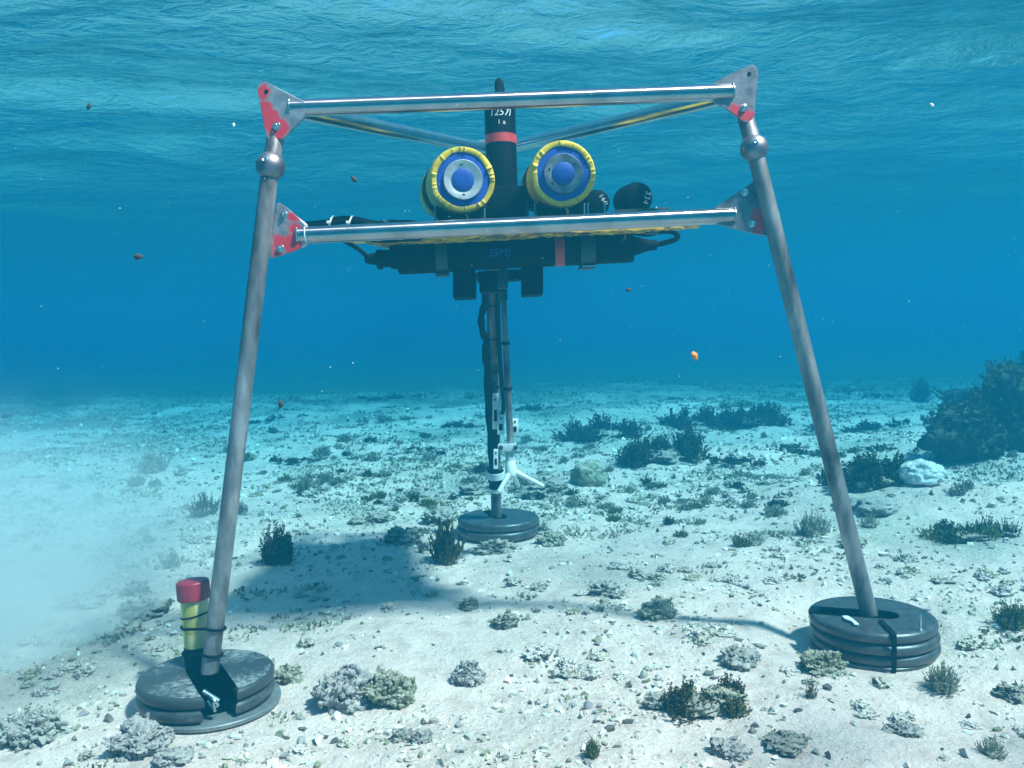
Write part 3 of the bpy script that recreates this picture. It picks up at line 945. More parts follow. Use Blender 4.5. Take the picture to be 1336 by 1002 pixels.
# cables at the ends
b = MB().tube(spline([h1 + hx * .06, P(862, 318, 2.62), P(880, 313, 2.60), P(884, 307, 2.57), P(874, 302, 2.55), P(858, 303, 2.55), P(842, 306, 2.55), P(822, 303, 2.56)], 6), lambda t: .0085 - .002 * t, 12)
lc = b.build('looped_cable', M['rubber']); tag(lc, 'black cable looping back at the right end of the slung cylinder', 'cable')
MB().box(P(851, 301, 2.53), hx, BACK, UP, .042, .03, .018, .004).build('cable_clamp', M['slate'], lc)
b = MB().tube(spline([h0 - hx * .09, P(481, 338, 2.60), P(476, 332, 2.57), P(466, 324, 2.52), P(456, 318, 2.46), P(440, 309, 2.42)], 6), .0065, 10)
tag(b.build('cable', M['rubber']), 'thin black cable rising from the left end of the slung black cylinder', 'cable')

# blocks under the canister
def block(u0, v0, u1, v1, d, dep, lab, m='black', lug=None):
    c = P((u0 + u1) / 2, (v0 + v1) / 2, d)
    t = empty('mounting_block', c); tag(t, lab, 'block', 'black blocks under the slung cylinder')
    MB().box(c, hx, BACK, UP, (u1 - u0) / F * d, dep, (v1 - v0) / F * d, .004).build('block', M[m], t)
    s = 1 if u0 > 650 else -1
    MB().box(c + RIGHT * -s * ((u1 - u0) / 2 / F * d + .003) + UP * ((v1 - v0) * .35 / F * d), hx, BACK, UP, .007, .02, .012, .001).build('lug', M['slate'], t)
    return t
block(592, 355, 621, 390, 2.64, .08, 'black rectangular block hanging under the slung cylinder left of the far leg')
block(680, 350, 708, 386, 2.66, .08, 'black rectangular block hanging under the slung cylinder right of the far leg')
c = P(650, 360, 2.70)
t = empty('centre_bracket', c); tag(t, 'dark stepped bracket in the middle under the slung cylinder, joining it to the far leg', 'bracket')
MB().box(P(661, 360, 2.70), hx, BACK, UP, .18, .06, .030, .004).build('cross_piece', M['black'], t)
MB().box(P(643, 370, 2.70), hx, BACK, UP, .080, .07, .055, .004).build('block', M['black'], t)
MB().box(P(656, 365, 2.655), hx, BACK, UP, .032, .02, .055, .003).build('face_plate', M['slate'], t)
MB().cyl(P(653, 345, 2.70), P(641, 350, 3.45), .016, seg=14).build('strut', M['slate'], t)

# ------------------------------------------------------------------ cable bundle lying along the lower bar at the left
t = empty('cable_bundle', P(470, 300, 2.42)); tag(t, 'black cable bundle with two white zip ties behind the lower bar at left', 'cable')
rnd = random.Random(5)
for i in range(8):
    a = 2 * pi * i / 8
    ry, rz = .014 * cos(a), .018 * sin(a)
    top_ = rz > .004
    us = [394, 420, 446, 470, 505, 548] if not top_ else [400, 425, 446, 470, 500, 542]
    vs0 = [299, 300, 300, 303, 306, 306] if not top_ else [300, 297, 293, 295, 299, 300]
    pts = [P(u + rnd.uniform(-3, 3), v, 2.425 + ry + rnd.uniform(-.004, .004)) + UP * (rz * (1 - .35 * abs(k - 2) / 3) + rnd.uniform(-.003, .003)) for k, (u, v) in enumerate(zip(us, vs0))]
    MB().tube(spline(pts, 5), .0085, 10).build('cable', M['rubber'], t)
for u0, u1 in ((432, 436), (457, 461)):
    c = P(u0, 299, 2.425)
    lp = [c + BACK * (.032 * cos(a)) + UP * (.034 * sin(a) + .002) + RIGHT * (.008 * sin(a)) for a in [2 * pi * i / 28 for i in range(29)]]
    zt = MB().tube(lp, .0024, 8, caps=False)
    zt.box(c + BACK * .036 + UP * .012, RIGHT, BACK, UP, .009, .007, .008, .001)
    zt.build('zip_tie', M['white'], t)
c = P(399, 307, 2.312)
_bx = (P(958, 281, 2.41) - P(387, 307.5, 2.31)).normalized()
x_ = _bx.orthogonal().normalized(); y_ = _bx.cross(x_)
z = MB().tube([c + (x_ * cos(a) + y_ * sin(a)) * .0246 for a in [2 * pi * i / 36 for i in range(37)]], .0018, 6, caps=False)
tag(z.build('zip_tie', M['white']), 'thin white zip tie round the left end of the lower bar', 'zip tie')
# small connector on the bar top
t = empty('cable_connector', P(504, 289, 2.45)); tag(t, 'small grey cable connector lying on the shelf just above the lower bar at the left', 'connector')
MB().cyl(P(494, 291, 2.45), P(516, 289, 2.45), .007, seg=12).build('barrel', M['slate'], t)
MB().cyl(P(500, 288, 2.44), P(507, 292, 2.43), .004, seg=10).build('collar', M['bolt'], t)
MB().tube(spline([P(516, 289, 2.45), P(535, 289, 2.46), P(556, 292, 2.5)], 5), .004, 8).build('lead', M['rubber'], t)

# ------------------------------------------------------------------ cables strapped to the far leg
def legp(v, dr=0, db=0.0):
    q = along(tB0, tB1, v)
    return q + RIGHT * dr + BACK * db
t = empty('leg_cables', tB1 + Vector((0, 0, .3))); tag(t, 'black cables strapped down the far leg', 'cable')
rnd = random.Random(11)
MB().tube(spline([legp(v, dr, .018) for v, dr in ((372, -.024), (398, -.030), (414, -.044), (432, -.040), (446, -.026), (462, -.033), (480, -.026), (520, -.026), (560, -.020), (600, -.016), (635, -.012))], 6), lambda s: .0135 + .002 * sin(s * 60), 12).build('cable', M['rubber'], t)
MB().tube(spline([legp(v, dr, .026) for v, dr in ((372, .026), (420, .024), (470, .028), (500, .034), (525, .040), (545, .030), (570, .012), (600, .006), (632, .004))], 6), .0095, 10).build('cable', M['rubber'], t)
MB().tube(spline([legp(v, dr, .034) for v, dr in ((500, -.01), (530, -.008), (560, .002), (590, .000), (620, -.004), (636, -.002))], 6), .017, 12).build('cable', M['rubber'], t)
MB().tube(spline([legp(v, dr, .026) for v, dr in ((388, .004), (400, .001), (412, -.004), (424, .002), (436, .006), (448, .006), (464, .008))], 6), .0024, 6).build('red_cord', M['red'], t)
for v in (397, 440, 483, 503, 612):
    c = legp(v)
    axl = (tB1 - tB0).normalized(); x_ = axl.orthogonal().normalized(); y_ = axl.cross(x_)
    MB().tube([c - RIGHT * .004 + (x_ * cos(a) + y_ * sin(a)) * (.031) + axl * .004 * cos(a) for a in [2 * pi * i / 30 for i in range(31)]], .0028, 6, caps=False).build('cable_tie', M['rubber'], t)
# slim grey pole with three-armed probe
q0, q1 = P(655, 352, 3.30), P(666, 578, 3.38)
t = empty('current_probe', q1); tag(t, 'slim grey pole with a white three armed probe head, hanging beside the far leg', 'probe')
MB().cyl(q0, q1, .0105, r2=.0135, seg=20).build('pole', M['leg'], t)
MB().cyl(P(655, 348, 3.29), P(656, 392, 3.29), .018, seg=18).build('sleeve', M['slate'], t)
for v in (445, 504):
    c = q0.lerp(q1, (v - 352) / 226); axl = (q1 - q0).normalized()
    MB().lathe(c, axl, [(0, .013), (0, .0165), (.010, .0165), (.010, .013)], 20).build('ring', M['rubber'], t)
cp = MB().box(P(662, 584, 3.36), RIGHT, BACK, UP, .072, .03, .030, .004).build('clamp_plate', M['pale'], t)
for u in (653.5, 672.5):
    MB().lathe(P(u, 584, 3.342) , BACK, [(0, .0085), (.0012, .0085), (.0018, .007)], 18).build('clamp_screw', M['slate'], cp)
MB().cyl(P(665, 588, 3.37), P(666, 607, 3.37), .017, r2=.019, seg=20).build('neck', M['pale'], t)
hd = MB().lathe(P(666, 602, 3.37), P(667, 622, 3.36) - P(666, 602, 3.37), [(0, .019), (.02, .022), (.04, .024), (.056, .019), (.064, .008)], 20).build('probe_head', M['white'], t)
for u, v, d in ((651, 641, 3.30), (708, 634, 3.34), (676, 634, 3.52)):
    a = P(667, 613, 3.365); e = P(u, v, d)
    MB().lathe(a, e - a, [(0, .012), ((e - a).length * .5, .0095), ((e - a).length * .52, .0085), ((e - a).length, .0085), ((e - a).length + .004, .006)], 16).build('probe_arm', M['white'], t)
# white clamps
def clamp(u, v0, v1, wpx, d, lab, dark=None):
    c = P(u, (v0 + v1) / 2, d)
    t = empty('plastic_clamp', c); tag(t, lab, 'clamp', 'white clamps beside the far leg')
    h = (v1 - v0) / F * d; w_ = wpx / F * d
    MB().box(c, RIGHT, BACK, UP, w_, .02, h, .003).build('clip', M['white'], t)
    MB().box(c + BACK * .009 - UP * h * .12, RIGHT, BACK, UP, w_ * .5, .006, h * .32, .001).build('slot', M['rubber'], t)
    MB().lathe(c + BACK * .010 + UP * h * .32, BACK, [(0, .004), (.002, .004), (.0025, .003)], 12).build('screw', M['slate'], t)
    return t
clamp(646.5, 513, 560, 8, 3.40, 'long narrow white clamp on the front of the far leg, highest of the white clamps')
clamp(653.5, 541, 567, 9, 3.39, 'white box clamp between the far leg and the slim grey pole')
clamp(672, 546, 568, 8, 3.40, 'small pale clamp on the right of the slim grey pole')
clamp(647, 586, 612, 6, 3.58, 'slim white clip on the black cables low on the far leg')
c = legp(628)
t = empty('band_clamp', c); tag(t, 'white band clamp gripping the cables near the bottom of the far leg', 'clamp')
axl = (tB0 - tB1).normalized()
MB().lathe(legp(622) + BACK * .012, axl, [(0, .036), (0, .040), (.030, .040), (.030, .036)], 28, cap0=False, cap1=False).build('band', M['white'], t)
MB().lathe(legp(639) + BACK * .012, axl, [(0, .030), (0, .036), (.016, .036), (.016, .030)], 28, cap0=False, cap1=False).build('band', M['white'], t)
MB().cyl(legp(637) + BACK * .018, legp(616) + BACK * .018, .028, seg=20).build('core', M['rubber'], t)

# ------------------------------------------------------------------ red capped bottle lashed to the left leg
b0, b1 = P(263, 888, 2.335), P(251, 757, 2.325)
bx = (b1 - b0).normalized(); BL = (b1 - b0).length; BR = .0345
t = empty('sample_bottle', b0); tag(t, 'pale yellow sample bottle with a red screw cap lashed to the left leg', 'bottle')
M['amber'] = noisy(mat('cloudy yellow plastic', rough=.35), [(.35, (.62, .42, .12)), (.5, (.80, .60, .28)), (.7, (.88, .70, .42))], scale=7, stretch=(1, 1, .6), bump=.1, bump_dist=.002)
M['amber'].node_tree.nodes['Principled BSDF'].inputs['Subsurface Weight'].default_value = .15
M['amber2'] = noisy(mat('dark amber label', rough=.4), [(.3, (.36, .27, .05)), (.7, (.50, .40, .10))], scale=12)
M['cap'] = noisy(mat('red cap plastic', rough=.42), [(.3, (.26, .008, .02)), (.7, (.44, .018, .04))], scale=14)
M['lime'] = mat('lime tape', (.55, .62, .04), .5)
MB().lathe(b0, bx, [(BL * .30, BR * .97), (BL * .33, BR), (BL * .80, BR), (BL * .84, BR * .93), (BL * .92, BR * .86)], 36).build('body', M['amber'], t)
MB().lathe(b0, bx, [(0, BR * .85), (.003, BR * 1.02), (BL * .26, BR * 1.08), (BL * .345, BR * 1.07), (BL * .355, BR * 1.0)], 36, wob=lambda j, th: 1 + .02 * sin(th * 4 + j * 2)).build('sleeve', M['rubber'], t)
seg = 80
def knurl(j, th): return 1 + (.022 if (int(th / (2 * pi) * seg) % 2) else 0) * (0 < j < 3)
MB().lathe(b0, bx, [(BL * .815, BR * 1.16), (BL * .822, BR * 1.20), (BL * .975, BR * 1.20), (BL * .988, BR * 1.18), (BL * .996, BR * 1.12), (BL, BR * 1.0), (BL * .998, BR * .5)], seg, wob=knurl).build('cap', M['cap'], t)
# inner amber strip
fcb = ((CAMP - b0) - bx * (CAMP - b0).dot(bx)).normalized(); sdb = bx.cross(fcb)
def patch(a0, a1, s0, s1, rr, m, name):
    b = MB(); vs = []; fs = []; n = 10
    for j in range(2):
        for i in range(n + 1):
            a = radians(a0 + (a1 - a0) * i / n)
            vs.append(b0 + bx * (BL * (s0 if j == 0 else s1)) + (fcb * cos(a) + sdb * sin(a)) * rr)
    for j in range(2):
        for i in range(n + 1):
            a = radians(a0 + (a1 - a0) * i / n)
            vs.append(b0 + bx * (BL * (s0 if j == 0 else s1)) + (fcb * cos(a) + sdb * sin(a)) * (rr - .001))
    for i in range(n):
        fs.append((i, i + 1, n + 2 + i, n + 1 + i)); k = 2 * (n + 1)
        fs.append((k + i, k + n + 1 + i, k + n + 2 + i, k + i + 1))
    b.add(vs, fs); return b.build(name, m, t)
patch(-50, 0, .50, .80, BR + .0008, M['amber2'], 'label')
patch(-78, -55, .36, .80, BR + .0009, M['lime'], 'tape_strip')
# ties
def hull_loop(pts_c, rads, nrm, off=0):
    """closed loop round two circles"""
    a, b = pts_c; ra, rb = rads
    d = (b - a); d = (d - nrm * d.dot(nrm)); x = d.normalized(); y = nrm.cross(x)
    out = []
    for i in range(13):
        th = pi / 2 + pi * i / 12; out.append(a + (x * cos(th) + y * sin(th)) * ra)
    for i in range(13):
        th = -pi / 2 + pi * i / 12; out.append(b + (x * cos(th) + y * sin(th)) * rb)
    out.append(out[0]); return out
for v, lab, full in ((819, 'upper black rubber tie binding the bottle to the left leg', 1), (853, 'lower black rubber tie at the sleeve of the bottle on the left leg', 1)):
    cl_ = along(tL0, tL1, v); s = (v - 757) / 131
    cb_ = b1.lerp(b0, s)
    nrm = (tL0 - tL1).normalized()
    lp = hull_loop((cb_, cl_), (BR + .004 if v < 840 else BR * 1.08 + .004, R_T + .0035), nrm)
    bb = MB().tube(lp, .0034, 8, caps=False)
    bb.cyl(lp[2] - nrm * .002, lp[2] + (lp[2] - cb_).normalized() * .012, .003, seg=8)
    tag(bb.build('rubber_tie', M['rubber']), lab, 'tie', 'rubber ties on the left leg')
for s in (.66,):
    c = b0 + bx * BL * s; x_ = bx.orthogonal().normalized(); y_ = bx.cross(x_)
    MB().tube([c + (x_ * cos(a) + y_ * sin(a)) * (BR + .0012) + bx * .006 * cos(a + 1) for a in [2 * pi * i / 32 for i in range(33)]], .0022, 6, caps=False).build('band', M['amber2'] if s < .5 else M['rubber'], t)
# ------------------------------------------------------------------ things lying on the sea floor
def rock_mat(name, stops, bump=.8, scale=16, dust=.55, bd=1.0):
    m = mat(name, rough=.95, spec=.15)
    b = m.node_tree.nodes['Principled BSDF']
    c = coords(m)
    n = N(m, 'ShaderNodeTexNoise', Scale=scale, Detail=8, Roughness=.72); L(m, c, n.inputs['Vector'])
    n2 = N(m, 'ShaderNodeTexNoise', Scale=scale * 4, Detail=5, Roughness=.7); L(m, c, n2.inputs['Vector'])
    v = N(m, 'ShaderNodeTexVoronoi', Scale=scale * 3.4); L(m, c, v.inputs['Vector'])
    col = ramp(m, n.outputs['Fac'], stops)
    pit = ramp(m, v.outputs['Distance'], [(.10, (1, 1, 1)), (.24, (0, 0, 0))])
    pm = N(m, 'ShaderNodeMath', operation='MULTIPLY'); L(m, pit, pm.inputs[0]); L(m, ramp(m, n2.outputs['Fac'], [(.44, (0, 0, 0)), (.56, (1, 1, 1))]), pm.inputs[1])
    mx = N(m, 'ShaderNodeMix', data_type='RGBA'); L(m, pm.outputs[0], mx.inputs[0]); L(m, col, mx.inputs[6]); mx.inputs[7].default_value = (.05, .04, .045, 1)
    # sand that has settled on the upward faces
    g = N(m, 'ShaderNodeNewGeometry'); sx = N(m, 'ShaderNodeSeparateXYZ'); L(m, g.outputs['Normal'], sx.inputs[0])
    dm = N(m, 'ShaderNodeMath', operation='ADD'); L(m, sx.outputs['Z'], dm.inputs[0]); L(m, n2.outputs['Fac'], dm.inputs[1])
    du = N(m, 'ShaderNodeMapRange', interpolation_type='SMOOTHSTEP'); L(m, dm.outputs[0], du.inputs[0])
    du.inputs[1].default_value = .85; du.inputs[2].default_value = 1.35; du.inputs[4].default_value = dust
    md = N(m, 'ShaderNodeMix', data_type='RGBA'); L(m, du.outputs[0], md.inputs[0]); L(m, mx.outputs[2], md.inputs[6]); md.inputs[7].default_value = (.76, .54, .455, 1)
    L(m, md.outputs[2], b.inputs['Base Color'])
    b1 = N(m, 'ShaderNodeBump', Strength=bump, Distance=.02 * bd); L(m, n.outputs['Fac'], b1.inputs['Height'])
    b2 = N(m, 'ShaderNodeBump', Strength=.7, Distance=.008 * bd); L(m, n2.outputs['Fac'], b2.inputs['Height']); L(m, b1.outputs[0], b2.inputs['Normal'])
    L(m, b2.outputs[0], b.inputs['Normal'])
    return m
M['rock'] = rock_mat('encrusted rubble', [(.30, (.16, .13, .12)), (.45, (.34, .28, .26)), (.55, (.48, .43, .37)), (.70, (.68, .62, .55))])
M['rock_pink'] = rock_mat('pinkish coral rock', [(.30, (.20, .15, .15)), (.45, (.42, .33, .32)), (.58, (.58, .49, .45)), (.72, (.72, .64, .58))])
M['rock_olive'] = rock_mat('algae covered rock', [(.30, (.11, .10, .05)), (.45, (.26, .23, .13)), (.58, (.44, .40, .27)), (.72, (.64, .58, .47))])
M['rock_white'] = rock_mat('bleached coral rock', [(.26, (.50, .46, .43)), (.38, (.80, .76, .72)), (.7, (.90, .86, .82))], bump=.6)
M['rock_dark'] = rock_mat('dark turf covered rock', [(.30, (.055, .052, .04)), (.45, (.14, .13, .09)), (.58, (.26, .235, .18)), (.72, (.48, .44, .37))])

def weed_mat(name, c0, c1, c2):
    m = mat(name, rough=.7, spec=.2)
    b = m.node_tree.nodes['Principled BSDF']
    c = coords(m)
    n = N(m, 'ShaderNodeTexNoise', Scale=14, Detail=4); L(m, c, n.inputs['Vector'])
    L(m, ramp(m, n.outputs['Fac'], [(.32, c0), (.52, c1), (.7, c2)]), b.inputs['Base Color'])
    return m
M['reef'] = rock_mat('dark reef rock', [(.30, (.012, .014, .008)), (.45, (.035, .036, .018)), (.60, (.07, .065, .03)), (.75, (.16, .14, .08))], dust=.1)
M['weed'] = weed_mat('dark brown seaweed', (.020, .020, .008), (.055, .048, .018), (.10, .085, .03))
M['weed_brown'] = weed_mat('brown seaweed', (.035, .025, .010), (.10, .07, .022), (.18, .13, .04))
M['weed_olive'] = weed_mat('olive seaweed', (.05, .055, .012), (.13, .13, .035), (.26, .24, .07))
M['turf'] = weed_mat('grey green turf', (.16, .145, .10), (.32, .285, .205), (.46, .41, .32))

def rock_mesh(w, dpt, h, seed, sub=4, rough=.45, knob=1):
    bm = bmesh.new()
    bmesh.ops.create_icosphere(bm, subdivisions=sub, radius=1)
    rs = Vector((seed * 3.17, seed * 1.3, seed * 7.7))
    for v in bm.verts:
        n = v.co.normalized()
        a = noise.fractal(n * 1.3 + rs, 1.0, 2.0, 3)
        b = noise.fractal(n * 4.5 + rs, .8, 2.1, 4)
        c = abs(noise.noise(n * 7 + rs)) * .5
        r = 1 + rough * a + rough * .55 * b - rough * c * .7
        r = max(.35, r)
        co = n * r
        v.co = Vector((co.x * w / 2, co.y * dpt / 2, co.z * h * .62 + h * .30))
    # knobs and broken bits grown over the surface
    r_ = random.Random(seed)
    tops = [v.co.copy() for v in bm.verts if v.co.z > h * .02]
    nk = [0, 0, 0, 60, 150, 420][sub]
    for _ in range(nk * knob):
        p = r_.choice(tops)
        s = min(w, h * 1.5) * r_.uniform(.02, .075)
        geo = bmesh.ops.create_icosphere(bm, subdivisions=1, radius=1)
        k = Vector((r_.uniform(0, 99), 0, 0))
        rot = Quaternion((r_.gauss(0, 1), r_.gauss(0, 1), r_.gauss(0, 1), r_.gauss(0, 1))).normalized()
        el = r_.uniform(.8, 1.9)
        for v in geo['verts']:
            q = v.co * (1 + .6 * noise.noise(v.co * 1.7 + k))
            v.co = p + rot @ Vector((q.x * s, q.y * s * .8, q.z * s * el))
    me = bpy.data.meshes.new('rock'); bm.to_mesh(me); bm.free()
    me.shade_smooth(); me.set_sharp_from_angle(angle=radians(60))
    return me

def rock(name, u, v, wpx, hpx, m, label, cat='rock', seed=None, group=None, rough=.45, sink=.1, sub=4, dp=None, pos=None, size=None, knobs=0):
    g = hit(u, v) if pos is None else pos
    if g is None: return None
    dist = -(CM.inverted() @ g).z
    w, h = (wpx / F * dist, hpx / F * dist * (.78 if name == 'coral_rock' else 1)) if size is None else size
    seed = seed if seed is not None else int(u * 7 + v)
    dep = dp if dp else w * .85
    me = rock_mesh(w, dep, h, seed, sub, rough, 0 if 'white' in m or rough <= .3 else 1)
    me.name = name
    me.materials.append(M[m])
    o = bpy.data.objects.new(name, me)
    gp = g + Vector((0, dep * .35, 0)) if pos is None else g
    o.location = Vector((gp.x, gp.y, ground(gp.x, gp.y) - h * sink))
    o.rotation_euler.z = 0
    COL.objects.link(o)
    tag(o, label, cat, group)
    return o

def weed_geo(w, h, n, leaf, rnd, droop=.25, blade=False, fan=.9):
    """stems that spread from the base, set with small leaf faces"""
    vs = []; fs = []
    for i in range(n):
        a = rnd.uniform(0, 2 * pi)
        sp = rnd.random() ** .7
        base = Vector((cos(a) * w * .32 * sp, sin(a) * w * .32 * sp, -h * .03))
        tip = Vector((cos(a) * w * .5 * sp * rnd.uniform(.7, 1.12), sin(a) * w * .5 * sp * rnd.uniform(.7, 1.12), h * rnd.choice((rnd.uniform(.3, .75), rnd.uniform(.6, 1.1))) * sqrt(max(.08, 1 - fan * sp * sp * .8))))
        mid = base.lerp(tip, .5) + Vector((rnd.uniform(-1, 1), rnd.uniform(-1, 1), rnd.uniform(.0, 1.0))) * w * .06
        steps = max(4, int((tip - base).length / (leaf * (.55 if not blade else 1.4))))
        steps = min(steps, 16)
        pr = None
        for s in range(steps + 1):
            t = s / steps
            p = base * (1 - t) ** 2 + mid * 2 * t * (1 - t) + tip * t * t
            d = ((mid - base) * (1 - t) + (tip - mid) * t).normalized()
            if pr is not None:
                # stem piece (thin triangle prism)
                sd = d.cross(Vector((rnd.uniform(-1, 1), rnd.uniform(-1, 1), .3))).normalized() * leaf * .09
                k = len(vs); vs += [pr - sd, pr + sd, p + sd * .8, p - sd * .8]; fs.append((k, k + 1, k + 2, k + 3))
            pr = p
            if t < .12: continue
            for _ in range(2 if not blade else 1):
                q = Vector((rnd.gauss(0, 1), rnd.gauss(0, 1), rnd.gauss(.2, 1))).normalized()
                q = (q + d * (.8 if not blade else 2.2)).normalized()
                l = leaf * rnd.uniform(.6, 1.3); wd = l * (rnd.uniform(.28, .5) if not blade else .22)
                sd = q.cross(Vector((rnd.gauss(0, 1), rnd.gauss(0, 1), rnd.gauss(0, 1)))).normalized() * wd
                cup = q.cross(sd).normalized() * wd * .5
                k = len(vs)
                vs += [p, p + q * l * .45 + sd + cup, p + q * l, p + q * l * .45 - sd + cup]
                fs.append((k, k + 1, k + 2, k + 3))
    return vs, fs

def weed(name, u, v, wpx, hpx, m, label, n=40, leaf=None, group=None, seed=None, blade=False, cat='seaweed', pos=None, size=None, fan=.9, leafk=.10, base=True):
    g = hit(u, v) if pos is None else pos
    if g is None: return None
    dist = -(CM.inverted() @ g).z
    w, h = (wpx / F * dist, hpx / F * dist) if size is None else size
    rnd = random.Random(seed if seed is not None else int(u * 13 + v * 3))
    leaf = leaf or max(h, w * .4) * leafk
    if wpx >= 80:
        # a ragged bed of several clumps grown together
        vs, fs = [], []
        for q in range(15):
            ox = rnd.uniform(-.46, .46) * w; oy = rnd.gauss(0, .13) * w
            sw = w * rnd.uniform(.26, .46); shh = h * rnd.uniform(.25, .85)
            a_, f_ = weed_geo(sw, shh, int(n * .42), leaf * .75, rnd, blade=blade, fan=.8)
            k_ = len(vs); dz = ground(g.x + ox, g.y + w * .2 + oy) - ground(g.x, g.y + w * .2)
            vs += [p + Vector((ox, oy, dz)) for p in a_]; fs += [tuple(j + k_ for j in f) for f in f_]
    else: vs, fs = weed_geo(w, h, int(n * (2.8 if not blade else 1.3)), leaf * (.62 if not blade else 1), rnd, blade=blade, fan=fan)
    gp = g + Vector((0, w * .2, 0)) if pos is None else g
    e = mesh_obj(name, vs, fs, M[m])
    e.location = Vector((gp.x, gp.y, ground(gp.x, gp.y)))
    tag(e, label, cat, group)
    if base:
        me = rock_mesh(w * .55, w * .5, h * .35, rnd.randint(1, 999), 3, .4); me.name = 'holdfast'
        me.materials.append(M['rock_dark'])
        b = bpy.data.objects.new('holdfast', me); COL.objects.link(b); b.parent = e
    return e

# named plants -----------------------------------------------------------
W = weed
W('seaweed_bush', 360, 737, 54, 50, 'weed', 'dark branching seaweed bush at the edge of the tripod shadow', 70)
W('seaweed_bush', 582, 737, 50, 50, 'weed_brown', 'brown spiky seaweed tuft standing in front of the far weights', 80, blade=True, leafk=.2)
W('seaweed_tuft', 222, 742, 28, 24, 'weed_olive', 'small spiky olive tuft above the red capped bottle', 34, blade=True, leafk=.22)
W('seaweed_bush', 263, 674, 50, 28, 'weed', 'dark low seaweed clump just left of the left leg', 46)
W('seaweed_tuft', 314, 672, 20, 18, 'weed', 'small dark seaweed tuft just right of the left leg', 22)
W('seaweed_bush', 785, 574, 105, 42, 'weed', 'wide dark seaweed bush right of the far leg, nearest to the pole', 90)
W('seaweed_bush', 868, 606, 110, 46, 'weed', 'large dark seaweed bed lowest of those in the middle distance', 100)
W('seaweed_bush', 915, 562, 90, 38, 'weed', 'dark seaweed bed in the middle distance between two others', 80)
W('seaweed_bush', 985, 556, 100, 34, 'weed', 'dark seaweed bed left of the right leg', 80)
W('seaweed_bush', 1140, 640, 100, 56, 'weed', 'big dark seaweed bush left of the white rock', 130)
W('seaweed_tuft', 1062, 700, 54, 30, 'turf', 'grey green turf clump left of the right leg', 50)
W('seaweed_bush', 1204, 526, 32, 32, 'weed', 'small dark upright bush alone on the sand far at the right', 40)
W('seaweed_strands', 1270, 708, 105, 34, 'weed_olive', 'sprawling olive seaweed strands on the sand below the reef', 130, blade=True, leafk=.15, fan=1.1)
W('seaweed_tuft', 1318, 702, 40, 24, 'weed', 'dark seaweed tuft at the right edge above the bare sand', 30)
W('seaweed_tuft', 1138, 688, 34, 18, 'turf', 'small grey green turf tuft below the big dark bush', 26)
W('seaweed_tuft', 1325, 822, 50, 36, 'weed_olive', 'olive seaweed clump at the right edge of the picture', 60)
W('seaweed_tuft', 1236, 905, 55, 34, 'turf', 'dusty grey green tuft below the right stack of weights', 60)
W('seaweed_tuft', 1060, 912, 22, 26, 'weed_brown', 'single small red brown tuft on the sand left of the right weights', 40, blade=True)
W('seaweed_clump', 918, 938, 110, 46, 'weed_brown', 'brown weedy clump on the near sand right of centre', 90)
W('seaweed_tuft', 400, 648, 38, 32, 'turf', 'grey green tuft in the middle distance right of the left leg', 36)
W('seaweed_tuft', 195, 618, 45, 28, 'turf', 'feathery grey green tuft far behind the left leg', 40)
W('seaweed_tuft', 234, 622, 22, 14, 'turf', 'little grey green tuft beside the feathery one', 16)
W('seaweed_tuft', 773, 990, 26, 26, 'weed_olive', 'yellow green tuft at the bottom edge of the picture', 40)
W('seaweed_tuft', 552, 722, 18, 18, 'weed_olive', 'tiny olive tuft left of the brown spiky one', 16)
W('seaweed_tuft', 985, 712, 36, 16, 'turf', 'flat turf tuft on the pale sand left of the right leg', 26)
W('seaweed_tuft', 1300, 990, 50, 24, 'turf', 'turf tuft in the bottom right corner', 30)

# named rocks ------------------------------------------------------------
K = rock
K('coral_rock', 450, 926, 72, 60, 'rock_pink', 'big pinkish speckled rock on the near sand right of the left foot', sink=.05, sub=5)
K('coral_rock', 505, 922, 62, 50, 'rock_olive', 'yellowish rock leaning against the big pinkish one', sink=.05, sub=5)
K('coral_rock', 612, 894, 38, 36, 'rock_pink', 'single pointed grey pink rock on the sand below the centre', sub=5)
K('coral_rock', 172, 988, 66, 46, 'rock_pink', 'knobbly pink coral rock below the left stack of weights', sub=5, rough=.6)
K('coral_rock', 222, 1000, 50, 22, 'rock_pink', 'low reddish rock at the bottom edge near the left foot')
K('coral_rock', 38, 972, 70, 48, 'rock', 'dark knobbly rock in the bottom left corner', sub=5, rough=.6)
K('coral_rock', 182, 806, 56, 30, 'rock_dark', 'dark rock left of the bottle', rough=.6)
K('coral_rock', 172, 778, 34, 26, 'rock_dark', 'smaller dark rock behind the one left of the bottle', rough=.55)
K('coral_rock', 968, 872, 46, 30, 'rock', 'grey brown rock left of the right weights', rough=.5)
K('coral_rock', 1078, 880, 62, 36, 'rock_olive', 'sandy yellow rock touching the right stack of weights', rough=.55, sub=5)
K('coral_rock', 1030, 982, 56, 26, 'rock_dark', 'flat dark rock at the bottom right of centre')
K('coral_rock', 862, 808, 50, 30, 'rock_olive', 'mossy rock on the sand right of centre')
K('coral_rock', 660, 820, 30, 22, 'rock_dark', 'dark double lump on the sand below the far weights')
K('coral_rock', 612, 796, 22, 20, 'rock_dark', 'small dark pointed lump just beyond the double one')
K('coral_rock', 524, 968, 30, 22, 'rock', 'left one of two small speckled rocks near the bottom edge')
K('coral_rock', 548, 970, 26, 22, 'rock', 'right one of two small speckled rocks near the bottom edge')
wr_ = K('white_rock', 1209, 634, 54, 30, 'rock_white', 'bright white bleached rock beside the big dark bush', rough=.2, sub=5, sink=-.1)
K('coral_rock', 1152, 672, 58, 26, 'rock', 'grey boulder lying in front of the big dark bush', rough=.3)
K('coral_rock', 1110, 665, 34, 24, 'rock', 'dusty grey boulder at the left foot of the big dark bush', rough=.3)
